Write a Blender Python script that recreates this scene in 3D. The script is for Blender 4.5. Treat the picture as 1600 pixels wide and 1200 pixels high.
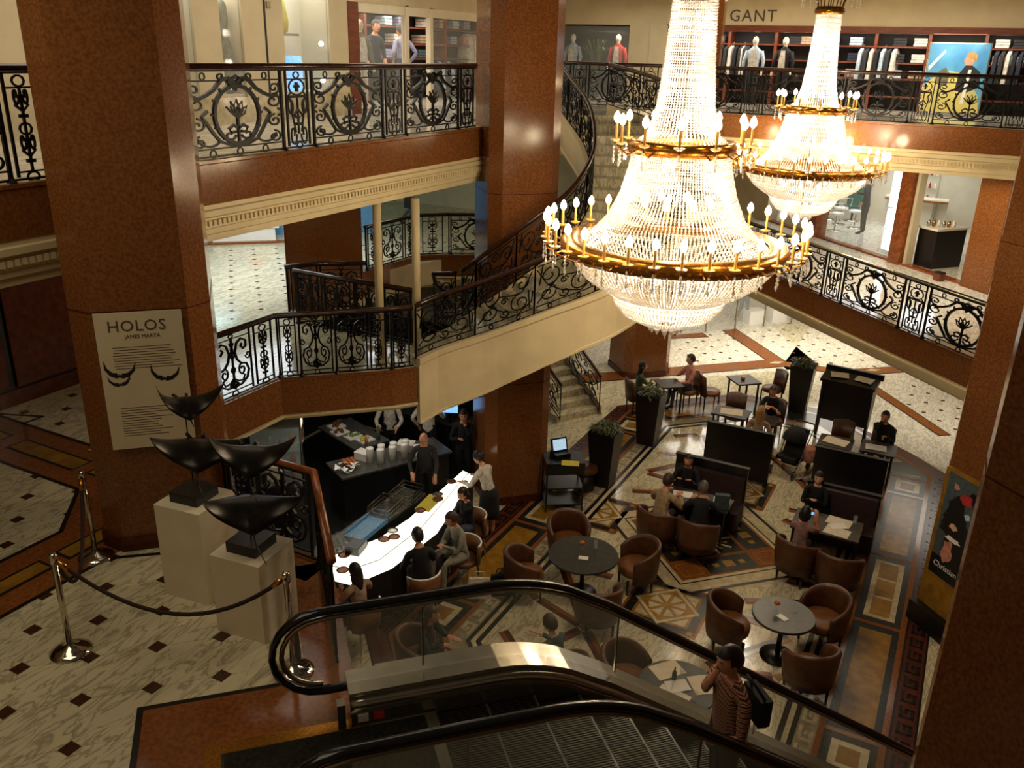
import bpy, math, random
from mathutils import Vector, Matrix
rnd = random.Random(7)
for o in list(bpy.data.objects): bpy.data.objects.remove(o)
S = bpy.context.scene; COL = S.collection
PI = math.pi; R2 = math.sqrt(.5)
# ---------------------------------------------------------------- camera, world, lights, exposure
CZ = 8.47
def cam_axes(pitch, roll, az):
    p, r, a = map(math.radians, (pitch, roll, az))
    fh = Vector((-math.sin(a), math.cos(a), 0)); rt = Vector((math.cos(a), math.sin(a), 0)); z = Vector((0, 0, 1))
    fw = fh*math.cos(p) - z*math.sin(p); up = fh*math.sin(p) + z*math.cos(p)
    return rt*math.cos(r) + up*math.sin(r), -rt*math.sin(r) + up*math.cos(r), fw
rr, uu, fw = cam_axes(21.1, 1.5, 27.4)
cd = bpy.data.cameras.new('camera'); cam = bpy.data.objects.new('camera', cd); COL.objects.link(cam)
cd.sensor_width = 36; cd.lens = 1350/1600*36; cd.clip_start = .05; cd.clip_end = 200
m = Matrix((rr, uu, -fw)).transposed().to_4x4(); m.translation = (0, 0, CZ); cam.matrix_world = m
S.camera = cam
S.view_settings.view_transform = 'Standard'; S.view_settings.look = 'None'
S.view_settings.gamma = 1; S.view_settings.use_curve_mapping = False
S.view_settings.exposure = 0.0
W = bpy.data.worlds.new('hall_air'); S.world = W; W.use_nodes = True
W.node_tree.nodes['Background'].inputs[0].default_value = (1.0, .78, .52, 1)
W.node_tree.nodes['Background'].inputs[1].default_value = .05
def lamp(name, kind, loc, energy, color=(1, .8, .55), size=.3, rot=(0, 0, 0), sy=None, spot=None):
    l = bpy.data.lights.new(name, kind); l.energy = energy; l.color = color
    if kind == 'AREA':
        l.shape = 'RECTANGLE'; l.size = size; l.size_y = sy or size
    else: l.shadow_soft_size = size
    if spot: l.spot_size = math.radians(spot); l.spot_blend = .6
    o = bpy.data.objects.new(name, l); COL.objects.link(o); o.location = loc; o.rotation_euler = rot
    return o
WARM = (1, .74, .42); COOL = (.85, .92, 1); NEUT = (1, .93, .8)
# shop ceilings (area lights face down)
lamp('ceiling_light_upper_left_shop', 'AREA', (-12.7, 17.5, 9.2), 170, NEUT, 1.8, sy=6)
lamp('ceiling_light_upper_left_hall', 'AREA', (-9.6, 11, 9.8), 120, NEUT, 1.6, sy=12)
lamp('ceiling_light_upper_back_shop', 'AREA', (-5, 25.95, 9.2), 190, NEUT, 11, sy=.6)
lamp('ceiling_light_upper_back_hall', 'AREA', (-5, 23.4, 9.8), 130, NEUT, 11, sy=1.6)
lamp('ceiling_light_salon', 'AREA', (-2.6, 28.3, 6.1), 170, COOL, 4.5, sy=3.5)
lamp('ceiling_light_mid_right', 'AREA', (-.6, 21.4, 6.1), 90, NEUT, 5, (0, 0, -PI/4), sy=1.5)
lamp('ceiling_light_ground_back', 'AREA', (-4.5, 26.0, 2.6), 300, NEUT, 7, (0, 0, PI/4), sy=2.5)
lamp('ceiling_light_ground_back_right', 'AREA', (.3, 22.5, 2.6), 60, NEUT, 3, (0, 0, -PI/4), sy=2)
lamp('ceiling_light_mid_left', 'AREA', (-13.8, 14.0, 6.1), 320, (.86, .95, 1), 3.5, sy=7)
lamp('ceiling_light_blue_shop', 'AREA', (-18.6, 17.5, 5.9), 120, (.6, .95, 1), 2.5, sy=3)
lamp('ceiling_light_stairwell', 'AREA', (-8.2, 20.5, 3.2), 30, NEUT, 2, sy=1)
lamp('ceiling_light_exhibit', 'AREA', (-6.2, 2.6, 9.7), 84, (1, .85, .6), 4, sy=3)
lamp('ceiling_light_bar', 'AREA', (-9.2, 11.6, 2.75), 26, NEUT, 1.5, sy=3)
# ---------------------------------------------------------------- helpers
def lin(c): return tuple(((v/255)/12.92 if v/255 <= .04045 else ((v/255+.055)/1.055)**2.4) for v in c) + (1,)
MATS = {}
def mat(name, c1, c2=None, scale=6., rough=.5, metal=0., kind='noise', emit=0., trans=0., alpha=1., spec=.5, bump=0., lo=.35, hi=.65, detail=5, stretch=None):
    m = bpy.data.materials.new(name); m.use_nodes = True; nt = m.node_tree; N = nt.nodes; L = nt.links
    b = N['Principled BSDF']; b.inputs['Roughness'].default_value = rough; b.inputs['Metallic'].default_value = metal
    b.inputs['Base Color'].default_value = lin(c1); b.inputs['Specular IOR Level'].default_value = spec
    if trans: b.inputs['Transmission Weight'].default_value = trans
    if alpha < 1: b.inputs['Alpha'].default_value = alpha
    if emit:
        b.inputs['Emission Color'].default_value = lin(c1); b.inputs['Emission Strength'].default_value = emit
    if c2:
        g = N.new('ShaderNodeNewGeometry'); src = g.outputs['Position']
        if stretch:
            mp = N.new('ShaderNodeMapping'); mp.inputs['Scale'].default_value = stretch[:3]
            if len(stretch) > 3: mp.inputs['Rotation'].default_value = (0, 0, stretch[3])
            L.new(src, mp.inputs['Vector']); src = mp.outputs[0]
        n = N.new('ShaderNodeTexNoise'); n.inputs['Scale'].default_value = scale; n.inputs['Detail'].default_value = detail
        L.new(src, n.inputs['Vector'])
        r = N.new('ShaderNodeValToRGB'); e = r.color_ramp.elements
        if kind == 'vein':
            n.inputs['Distortion'].default_value = 1.2
            e[0].position = lo; e[0].color = lin(c1); e[1].position = hi; e[1].color = lin(c1)
            k = r.color_ramp.elements.new((lo+hi)/2); k.color = lin(c2)
        else:
            e[0].position = lo; e[0].color = lin(c1); e[1].position = hi; e[1].color = lin(c2)
        L.new(n.outputs['Fac'], r.inputs[0]); L.new(r.outputs[0], b.inputs['Base Color'])
        if bump:
            bp = N.new('ShaderNodeBump'); bp.inputs['Strength'].default_value = bump; L.new(n.outputs['Fac'], bp.inputs['Height']); L.new(bp.outputs[0], b.inputs['Normal'])
    MATS[name] = m; return m
mat('orange_marble', (136, 84, 42), (98, 57, 28), 34, .14, lo=.3, hi=.7, spec=.4, detail=8)
mat('orange_inlay', (142, 84, 38), (108, 60, 28), 26, .14, lo=.3, hi=.7, detail=7)
mat('cream_marble', (206, 195, 162), (156, 147, 120), 2.6, .12, kind='vein', lo=.44, hi=.56, stretch=(3.6, 1, 1, .95), detail=7)
mat('cream_marble_back', (226, 218, 198), (184, 176, 158), 2.4, .1, kind='vein', lo=.42, hi=.58, stretch=(3.6, 1, 1, .95), detail=7)
mat('cream_inlay', (200, 186, 150), (172, 156, 120), 8, .15)
mat('grey_inlay', (150, 142, 118), (124, 116, 94), 10, .15)
mat('gold_marble', (150, 110, 34), (124, 86, 24), 6, .24, spec=.35)
mat('green_marble', (42, 42, 34), (24, 25, 22), 9, .24, spec=.35)
mat('black_marble', (24, 20, 17), (36, 30, 25), 8, .24, spec=.35)
mat('red_marble', (88, 40, 24), (66, 28, 17), 9, .24, spec=.35)
mat('brown_dot', (72, 42, 24), (56, 32, 20), 20, .15)
mat('plaster', (214, 196, 152), (206, 188, 144), 3, .55)
mat('stair_plaster', (222, 202, 158), (214, 194, 150), 3, .5)
mat('wall_cream', (202, 186, 150), (192, 176, 142), 2, .6)
mat('iron', (17, 14, 12), (26, 21, 17), 30, .4, .6)
mat('wood_rail', (66, 32, 16), (46, 22, 12), 12, .22, stretch=(1, 1, 4))
mat('orange_wood', (150, 84, 40), (120, 62, 28), 10, .2)
mat('dark_wood', (26, 17, 14), (16, 11, 10), 14, .35, stretch=(1, 1, .2))
mat('shelf_wood', (122, 58, 28), (92, 42, 20), 9, .35, stretch=(.3, .3, 3))
mat('shop_dark', (30, 22, 20), (22, 17, 16), 5, .6)
mat('steel', (172, 166, 150), (152, 146, 132), 40, .24, .9, stretch=(.1, .1, 1))
mat('chrome', (205, 200, 190), None, rough=.08, metal=1)
mat('rubber', (12, 12, 13), (18, 17, 18), 30, .2)
mat('step_metal', (70, 68, 58), (50, 48, 42), 30, .42, .7)
mat('gold', (196, 140, 58), (160, 104, 36), 60, .25, .9, bump=.15)
mat('candle_tube', (228, 180, 96), (210, 158, 76), 10, .4)
mat('bulb', (255, 226, 180), None, emit=22, rough=.3)
mat('bar_glow', (255, 246, 220), (246, 236, 206), 6, emit=1.9, rough=.3)
mat('lightbox', (250, 250, 255), None, emit=2.6, rough=.4)
mat('screen_blue', (120, 180, 240), (60, 110, 210), 30, emit=1.4, rough=.2)
mat('screen_pale', (170, 200, 220), (130, 170, 200), 40, emit=.9, rough=.2)
mat('glass', (220, 235, 228), None, rough=.02, alpha=.14, spec=.6)
mat('glass_clear', (235, 240, 235), None, rough=.02, alpha=.1, spec=.6)
mat('leather', (92, 54, 28), (66, 38, 20), 7, .42)
mat('leather_light', (128, 80, 40), (100, 60, 28), 7, .45)
mat('table_stone', (52, 50, 42), (36, 35, 30), 12, .38)
mat('table_wood', (58, 42, 28), (40, 29, 20), 10, .5)
mat('black_panel', (15, 12, 11), (20, 16, 15), 8, .3)
mat('bench_fabric', (52, 28, 28), (40, 22, 22), 10, .7)
mat('paper', (226, 214, 188), (214, 200, 172), 9, .8)
mat('white_paper', (238, 234, 224), (228, 224, 214), 9, .8)
mat('white_paint', (224, 212, 184), (216, 204, 176), 3, .55)
mat('bronze', (30, 27, 23), (44, 38, 30), 12, .3, .7)
mat('black_base', (12, 12, 12), (17, 17, 17), 14, .35)
mat('rope', (46, 14, 12), (34, 10, 9), 60, .8)
mat('poster_paper', (214, 200, 168), (206, 192, 160), 2, .7)
mat('ink', (78, 66, 54), None, rough=.8)
mat('leaf', (92, 96, 44), (58, 66, 28), 14, .5)
mat('soil', (40, 28, 20), (28, 20, 14), 20, .9)
mat('plate_white', (236, 232, 222), None, rough=.2)
mat('counter_dark', (34, 33, 32), (24, 24, 24), 10, .35)
mat('counter_grey', (92, 90, 84), (72, 70, 66), 12, .35, .3)
mat('copper_plate', (120, 72, 40), None, rough=.35, metal=.5)
mat('tray_blue', (96, 150, 190), (70, 120, 160), 30, .3)
mat('food_orange', (200, 110, 40), (160, 70, 30), 40, .6)
mat('food_green', (110, 150, 50), (70, 110, 30), 40, .6)
mat('skin', (206, 148, 112), (192, 132, 98), 20, .55)
mat('skin_pale', (220, 178, 148), (208, 164, 134), 20, .55)
mat('hair_dark', (26, 18, 14), (38, 26, 19), 60, .5, stretch=(1, 1, .15))
mat('hair_brown', (70, 42, 24), (50, 30, 18), 60, .5, stretch=(1, 1, .15))
mat('hair_blonde', (190, 148, 84), (150, 108, 56), 60, .5, stretch=(1, 1, .15))
mat('hair_grey', (96, 84, 72), (70, 60, 50), 60, .5, stretch=(1, 1, .15))
mat('eye_dark', (20, 15, 12), None, rough=.2)
mat('lip', (150, 74, 62), None, rough=.5)
for n, c in dict(black=(18, 17, 18), charcoal=(44, 42, 42), grey_suit=(150, 146, 128), white=(226, 216, 200), tan=(176, 148, 112), pink=(206, 138, 116), beige=(180, 148, 122), navy=(34, 38, 54), denim=(62, 70, 88), green=(86, 100, 66), mauve=(150, 112, 104), brown=(86, 58, 42), shoe=(30, 24, 20), greyblue=(70, 84, 86), lilac=(150, 150, 178), olive=(122, 116, 88), red=(190, 40, 34), ice=(190, 204, 214), teal=(30, 90, 76)).items():
    mat('cloth_'+n, c, tuple(int(v*.8) for v in c), 14, .85)
# striped knit top: bands across the garment height
def stripe_mat():
    m = bpy.data.materials.new('cloth_stripes'); m.use_nodes = True; nt = m.node_tree; N = nt.nodes; L = nt.links
    tc = N.new('ShaderNodeTexCoord'); w = N.new('ShaderNodeTexWave'); w.bands_direction = 'Z'; w.inputs['Scale'].default_value = 9; w.inputs['Distortion'].default_value = 1.2
    r = N.new('ShaderNodeValToRGB'); r.color_ramp.interpolation = 'CONSTANT'; e = r.color_ramp.elements
    cs = [(52, 38, 34), (188, 104, 72), (60, 50, 44), (206, 190, 150), (150, 60, 46), (58, 44, 40)]
    e[0].position = 0; e[0].color = lin(cs[0]); e[1].position = .2; e[1].color = lin(cs[1])
    for i in range(2, 6): k = e.new(.2*i-.02 if i > 2 else .4); k.color = lin(cs[i])
    L.new(tc.outputs['Object'], w.inputs['Vector']); L.new(w.outputs['Fac'], r.inputs[0]); L.new(r.outputs[0], N['Principled BSDF'].inputs['Base Color'])
    N['Principled BSDF'].inputs['Roughness'].default_value = .85; MATS['cloth_stripes'] = m
stripe_mat()
# cut crystal: thin glass beads that scatter the lamp light behind them
def crystal_mat():
    m = bpy.data.materials.new('crystal'); m.use_nodes = True; nt = m.node_tree; N = nt.nodes; L = nt.links
    out = N['Material Output']; N.remove(N['Principled BSDF'])
    t = N.new('ShaderNodeBsdfTranslucent'); t.inputs[0].default_value = (.97, .95, .92, 1)
    d = N.new('ShaderNodeBsdfDiffuse'); d.inputs[0].default_value = (.9, .88, .85, 1)
    g = N.new('ShaderNodeBsdfGlossy'); g.inputs['Roughness'].default_value = .12; g.inputs[0].default_value = (1, .97, .92, 1)
    a = N.new('ShaderNodeMixShader'); a.inputs[0].default_value = .4; b = N.new('ShaderNodeMixShader'); b.inputs[0].default_value = .3
    L.new(t.outputs[0], a.inputs[1]); L.new(d.outputs[0], a.inputs[2]); L.new(a.outputs[0], b.inputs[1]); L.new(g.outputs[0], b.inputs[2]); L.new(b.outputs[0], out.inputs[0])
    MATS['crystal'] = m
crystal_mat()

class MB:
    """collects shapes into one mesh; build() links it as one object"""
    def __init__(s): s.v = []; s.f = []; s.m = []; s.cur = 0
    def add(s, vs, fs):
        b = len(s.v); s.v += [tuple(v) for v in vs]
        for f in fs: s.f.append([b+i for i in f]); s.m.append(s.cur)
        return s
    def box(s, x0, y0, z0, x1, y1, z1):
        return s.add([(x0,y0,z0),(x1,y0,z0),(x1,y1,z0),(x0,y1,z0),(x0,y0,z1),(x1,y0,z1),(x1,y1,z1),(x0,y1,z1)],
                     [(3,2,1,0),(4,5,6,7),(0,1,5,4),(1,2,6,5),(2,3,7,6),(3,0,4,7)])
    def obox(s, c, h, yaw=0, pitch=0):
        ca, sa, cp, sp = math.cos(yaw), math.sin(yaw), math.cos(pitch), math.sin(pitch); vs = []
        for z in (-1, 1):
            for x, y in ((-1,-1),(1,-1),(1,1),(-1,1)):
                X, Y, Z = x*h[0], y*h[1], z*h[2]; Y, Z = Y*cp-Z*sp, Y*sp+Z*cp
                vs.append((c[0]+X*ca-Y*sa, c[1]+X*sa+Y*ca, c[2]+Z))
        return s.add(vs, [(3,2,1,0),(4,5,6,7),(0,1,5,4),(1,2,6,5),(2,3,7,6),(3,0,4,7)])
    def prism(s, poly, z0, z1):
        n = len(poly); a = sum(poly[i][0]*poly[(i+1)%n][1]-poly[(i+1)%n][0]*poly[i][1] for i in range(n))
        if a < 0: poly = poly[::-1]
        vs = [(x, y, z0) for x, y in poly] + [(x, y, z1) for x, y in poly]
        return s.add(vs, [list(range(n))[::-1], list(range(n, 2*n))] + [(i, (i+1)%n, n+(i+1)%n, n+i) for i in range(n)])
    def tube(s, pts, r, n=6, closed=False, caps=True, flat=None):
        pts = [Vector(p) for p in pts]; k = len(pts); vs = []; ref = None
        for i, p in enumerate(pts):
            if closed: t = pts[(i+1)%k]-pts[i-1]
            else: t = pts[min(i+1, k-1)]-pts[max(i-1, 0)]
            if t.length < 1e-9: t = Vector((0, 0, 1))
            t.normalize()
            if ref is None: ref = Vector((0, 0, 1)) if abs(t.z) < .9 else Vector((1, 0, 0))
            a = ref - t*ref.dot(t)
            if a.length < 1e-4: a = t.orthogonal()
            a.normalize(); b = t.cross(a); ref = a
            rad = r[i] if isinstance(r, (list, tuple)) else r
            for j in range(n):
                q = 2*PI*(j+.5)/n; ca, sb = math.cos(q)*rad, math.sin(q)*rad
                if flat: ca *= flat[0]; sb *= flat[1]
                vs.append(p + a*ca + b*sb)
        fs = []
        for i in range(k if closed else k-1):
            for j in range(n):
                i2 = (i+1) % k; fs.append((i*n+j, i*n+(j+1)%n, i2*n+(j+1)%n, i2*n+j))
        if caps and not closed: fs += [list(range(n))[::-1], list(range((k-1)*n, k*n))]
        return s.add(vs, fs)
    def lathe(s, prof, n=16, c=(0, 0, 0), caps=True):
        vs = []; fs = []
        for r, z in prof:
            for j in range(n): q = 2*PI*j/n; vs.append((c[0]+r*math.cos(q), c[1]+r*math.sin(q), c[2]+z))
        for i in range(len(prof)-1):
            for j in range(n): fs.append((i*n+j, i*n+(j+1)%n, (i+1)*n+(j+1)%n, (i+1)*n+j))
        if caps: fs += [list(range(n))[::-1], list(range((len(prof)-1)*n, len(prof)*n))]
        return s.add(vs, fs)
    def ball(s, c, r, nu=8, nv=6):
        if not isinstance(r, (list, tuple)): r = (r, r, r)
        vs = [(c[0], c[1], c[2]-r[2])]
        for i in range(1, nv):
            a = -PI/2+PI*i/nv
            for j in range(nu): q = 2*PI*j/nu; vs.append((c[0]+r[0]*math.cos(a)*math.cos(q), c[1]+r[1]*math.cos(a)*math.sin(q), c[2]+r[2]*math.sin(a)))
        vs.append((c[0], c[1], c[2]+r[2])); fs = []
        for j in range(nu): fs.append((0, 1+(j+1)%nu, 1+j))
        for i in range(nv-2):
            for j in range(nu): b = 1+i*nu; fs.append((b+j, b+(j+1)%nu, b+nu+(j+1)%nu, b+nu+j))
        b = 1+(nv-2)*nu; t = len(vs)-1
        for j in range(nu): fs.append((b+j, b+(j+1)%nu, t))
        return s.add(vs, fs)
    def octa(s, c, r, h=None):
        h = h or r; x, y, z = c
        return s.add([(x+r,y,z),(x,y+r,z),(x-r,y,z),(x,y-r,z),(x,y,z+h),(x,y,z-h)], [(0,1,4),(1,2,4),(2,3,4),(3,0,4),(1,0,5),(2,1,5),(3,2,5),(0,3,5)])
    def mesh(s, name, mats, smooth=False):
        me = bpy.data.meshes.new(name); me.from_pydata(s.v, [], s.f)
        for q in ([mats] if isinstance(mats, str) else mats): me.materials.append(MATS[q])
        if any(s.m): me.polygons.foreach_set('material_index', s.m)
        if smooth: me.polygons.foreach_set('use_smooth', [True]*len(s.f))
        me.update(); return me
    def build(s, name, mats, parent=None, smooth=False, loc=(0, 0, 0), rz=0):
        return link(name, s.mesh(name, mats, smooth), parent, loc, rz)
def link(name, me, parent=None, loc=(0, 0, 0), rz=0):
    o = bpy.data.objects.new(name, me); COL.objects.link(o); o.location = loc; o.rotation_euler = (0, 0, rz)
    if parent: o.parent = parent
    return o
def empty(name, loc=(0, 0, 0), rz=0):
    o = link(name, None, None, loc, rz); o.empty_display_size = .1; return o
def tag(o, label=None, cat=None, group=None, kind=None):
    if label: o['label'] = label
    if cat: o['category'] = cat
    if group: o['group'] = group
    if kind: o['kind'] = kind
    return o
def struct(o, label=None):
    o['kind'] = 'structure'
    if label: o['label'] = label
    return o
def copy_tree(o, parent=None):
    c = o.copy(); COL.objects.link(c); c.parent = parent
    for ch in list(o.children): copy_tree(ch, c)
    return c
def rot2(p, a): return (p[0]*math.cos(a)-p[1]*math.sin(a), p[0]*math.sin(a)+p[1]*math.cos(a))
def spl(P, n):
    """Catmull-Rom through P, n samples per span"""
    P = [Vector(p) for p in P]; out = []
    for i in range(len(P)-1):
        a, b, c, d = P[max(i-1, 0)], P[i], P[i+1], P[min(i+2, len(P)-1)]
        for k in range(n):
            t = k/n; out.append(.5*((2*b)+(c-a)*t+(2*a-5*b+4*c-d)*t*t+(3*b-a-3*c+d)*t**3))
    out.append(P[-1]); return out
def resample(P, n):
    P = [Vector(p) for p in P]; L = [0]
    for i in range(1, len(P)): L.append(L[-1]+(P[i]-P[i-1]).length)
    out = []; j = 0
    for k in range(n+1):
        s = L[-1]*k/n
        while j < len(P)-2 and L[j+1] < s: j += 1
        t = (s-L[j])/max(L[j+1]-L[j], 1e-9); out.append(P[j].lerp(P[j+1], min(max(t, 0), 1)))
    return out
def clip(poly, region):
    """Sutherland-Hodgman: poly clipped by a convex ccw region"""
    out = poly
    for i in range(len(region)):
        ax, ay = region[i]; bx, by = region[(i+1) % len(region)]; inp = out; out = []
        if not inp: return []
        side = lambda p: (bx-ax)*(p[1]-ay)-(by-ay)*(p[0]-ax)
        for j in range(len(inp)):
            p, q = inp[j-1], inp[j]; sp, sq = side(p), side(q)
            if (sp < 0) != (sq < 0):
                t = sp/(sp-sq); out.append((p[0]+(q[0]-p[0])*t, p[1]+(q[1]-p[1])*t))
            if sq >= 0: out.append(q)
    return out
def area(poly): return abs(sum(poly[i-1][0]*poly[i][1]-poly[i][0]*poly[i-1][1] for i in range(len(poly))))/2
def slab(name, poly, z0, z1, m, parent=None): return MB().prism(poly, z0, z1).build(name, m, parent)
# ---------------------------------------------------------------- structure: floors, balconies, columns, walls
def sweep(mb, pts, prof, side=1, closed=False):
    """profile (outward, z) swept along an xy polyline with mitred corners; side=1: outward is to the right of travel"""
    P = [Vector(p[:2]) for p in pts]; n = len(P); k = len(prof); vs = []
    for i in range(n):
        ds = []
        if i > 0: ds.append((P[i]-P[i-1]).normalized())
        if i < n-1: ds.append((P[i+1]-P[i]).normalized())
        ns = [Vector((d.y, -d.x))*side for d in ds]
        nn = ns[0] if len(ns) == 1 else (ns[0]+ns[1])/max(.2, 1+ns[0].dot(ns[1]))
        zz = pts[i][2] if len(pts[i]) > 2 else 0
        for o, z in prof: vs.append((P[i].x+nn.x*o, P[i].y+nn.y*o, z+zz))
    fs = [(i*k+j, i*k+(j+1)%k, (i+1)*k+(j+1)%k, (i+1)*k+j) for i in range(n-1) for j in range(k)]
    fs += [list(range(k))[::-1], list(range((n-1)*k, n*k))]
    return mb.add(vs, fs)
FASC = lambda z, h: [(-.12, z+.005), (.035, z+.005), (.035, z-.03), (.015, z-.045), (.015, z-h), (-.12, z-h)]
def CORN(z, h): return [(-.3, z), (.0, z), (.0, z-h*.12), (.035, z-h*.15), (.035, z-h*.3), (.0, z-h*.34), (-.02, z-h*.36), (-.02, z-h*.62), (-.05, z-h*.66), (-.05, z-h*.8), (-.1, z-h*.85), (-.12, z-h), (-.3, z-h)]
MZ, UZ = 3.6, 7.2
floor = struct(slab('floor', [(-19, 2), (9, 2), (9, 33), (-19, 33)], -.2, 0, 'cream_marble'))
fm = struct(slab('floor_mid_left', [(-20, -3), (1, -3), (1, -.25), (-5.05, 5.8), (-6.3, 5.8), (-6.7, 6.4), (-9, 6.4), (-9, 9.5), (-7.8, 10.7), (-7.53, 11.05), (-7.35, 11.4), (-7.85, 13.45), (-8.2, 13.5), (-8.25, 11.95), (-10.7, 11.95), (-12.1, 13.5), (-12.1, 16.2), (-11.98, 17.87), (-11.46, 18.4), (-10.8, 18.85), (-9.4, 19.6), (-9.4, 31), (-20, 31)], MZ-.12, MZ, 'cream_marble'))
struct(slab('ceiling_ground_left', [(-20, -3), (1, -3), (1, -.3), (-5.1, 5.7), (-6.3, 5.7), (-6.8, 6.4), (-9.15, 6.4), (-9.15, 9.6), (-8.0, 10.75), (-8.2, 11.8), (-10.8, 11.9), (-12.2, 13.5), (-12.2, 16.2), (-11.5, 18.5), (-9.5, 19.7), (-9.5, 31), (-20, 31)], MZ-.7, MZ-.12, 'wall_cream'))
fr = struct(slab('floor_mid_right', [(4, 13.1), (-6.1, 23.2), (-6.1, 33), (9, 33), (9, 13.1)], MZ-.12, MZ, 'cream_marble_back'))
struct(slab('ceiling_ground_right', [(4, 13.25), (-6.05, 23.3), (-6.05, 33), (9, 33), (9, 13.25)], MZ-.84, MZ-.12, 'wall_cream'))
U_POLY = [(-20, -3), (-7.85, -3), (-7.85, 14.3), (-9.0, 15), (-8.6, 18.1), (-8.0, 19.9), (-7.2, 21.2), (9, 21.2), (9, 31), (-20, 31)]
fu = struct(slab('floor_upper', U_POLY, UZ-.12, UZ, 'cream_marble_back'))
struct(slab('ceiling_mid', [(-20, -3), (-7.95, -3), (-7.95, 14.2), (-9.1, 15), (-8.7, 18.1), (-8.1, 20), (-7.3, 21.3), (9, 21.3), (9, 31), (-20, 31)], UZ-.95, UZ-.12, 'plaster'))
struct(slab('ceiling_upper', [(-20, -3), (-8.4, -3), (-8.4, 15.3), (-9.3, 18), (-8.2, 20.5), (-7.3, 21.8), (9, 21.8), (9, 31), (-20, 31)], 9.9, 10.1, 'plaster'))
mb = MB(); sweep(mb, [(-8.4, -3), (-8.4, 15.3), (-9.3, 18), (-8.2, 20.5), (-7.3, 21.8), (9, 21.8)], [(0, 9.88), (.05, 9.88), (.12, 10.0), (.16, 10.02), (.22, 10.2), (.32, 10.24), (.32, 10.34), (0, 10.34)]); struct(mb.build('trim_1', 'plaster'))
def edge(tag_, pts, z, hf, hc, side):
    mb = MB(); sweep(mb, pts, FASC(z, hf), side); struct(mb.build('trim_fascia_'+tag_, 'orange_marble'))
    mb = MB(); sweep(mb, pts, CORN(z-hf, hc), side); struct(mb.build('trim_cornice_'+tag_, 'plaster'))
    mb = MB(); sweep(mb, pts, [(-.3, z), (-.02, z), (-.02, z+.012), (-.3, z+.012)], side); struct(mb.build('trim_kerb_'+tag_, 'cream_inlay'))
edge('upper_left', [(-7.85, -3), (-7.85, 14.0)], UZ, .5, .44, 1)
edge('upper_back', [(-7.2, 21.2), (5, 21.2)], UZ, .52, .5, 1)
edge('mid_right', [(3.8, 13.3), (-6.1, 23.2)], MZ, .54, .32, -1)
ML = [(-9.0, 6.3), (-9.0, 9.5), (-7.75, 10.72), (-7.5, 11.06)]
edge('mid_left', ML, MZ, .6, .14, 1)
edge('mid_stairwell', [(-12.1, 13.5), (-12.1, 16.2), (-11.98, 17.87), (-11.46, 18.4), (-10.8, 18.85), (-9.4, 19.6)], MZ, .55, .3, 1)
mb = MB(); sweep(mb, [(-6.3, 5.8), (-5.05, 5.8), (-.4, 1.15)], FASC(MZ, .6), -1); struct(mb.build('trim_fascia_exhibit', 'orange_marble'))
# columns: chamfered square shafts, turned 45 degrees
def column(name, cx, cy, z0, z1, label, a=.62, ch=.2):
    """a = centre to flat face; faces look along the diagonals, chamfers along x and y"""
    P = []
    w = a-ch
    for k in range(4):
        q = PI/4+k*PI/2
        for s in (-1, 1): P.append(rot2((a, s*w), q))
    o = empty(name, (cx, cy, z0)); struct(o, label)
    MB().prism(P, 0, z1-z0).build('shaft', 'orange_marble', o)
    P2 = [(x*1.04, y*1.04) for x, y in P]
    MB().prism(P2, 0, .16).build('plinth', 'red_marble', o)
    for z in (2.55, 6.12):
        if z0+.3 < z < z1: MB().prism([(x*1.006, y*1.006) for x, y in P], z-z0, z-z0+.012).build('joint_band', 'red_marble', o)
    return o
def col_from_face(name, p, z0, z1, label, w=.88, ch=.2, sx=1):
    """p = left end of the face that looks towards (sx,-1)"""
    a = w/2+ch; d = Vector((R2*sx, R2)); n = Vector((R2*sx, -R2)); c = Vector(p)+d*(w/2)-n*a
    return column(name, c.x, c.y, z0, z1, label, a, ch)
LC = col_from_face('column', (-6.96, 4.94), MZ, 10.6, 'orange marble column carrying the tall white exhibition poster', .86)
MC = col_from_face('column', (-7.22, 13.38), 0, 10.6, 'orange marble column the curved staircase winds around', .9)
BC = col_from_face('column', (-7.42, 21.6), 0, 6.2, 'orange marble column behind the woman in green at the far cafe table', 1.0)
RC = col_from_face('column', (1.12, 13.36), 0, 10.6, 'orange marble column behind the fashion poster stand', .9, .2, -1)
NC = col_from_face('column', (1.03, 4.9), 0, 10.6, 'large dark marble column at the right edge nearest the viewer', .9, .2, -1)
column('column', -6.75, 22.6, UZ, 10.6, 'orange marble column on the upper gallery left of the clothing shop', .5, .15)
# slim cream posts on the mid-level gallery
for x, y, l in ((-8.12, 10.95, 'slim cream post standing behind the middle gallery railing, left of the pair'), (-7.72, 11.42, 'slim cream post beside the foot of the curved staircase, right of the pair')):
    o = empty('slim_post', (x, y, MZ)); struct(o, l)
    MB().lathe([(.068, 0), (.068, 2.66)], 14).build('shaft', 'plaster', o, True); MB().lathe([(.1, 0), (.1, .06), (.075, .1)], 14).build('base', 'plaster', o, True)
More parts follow.
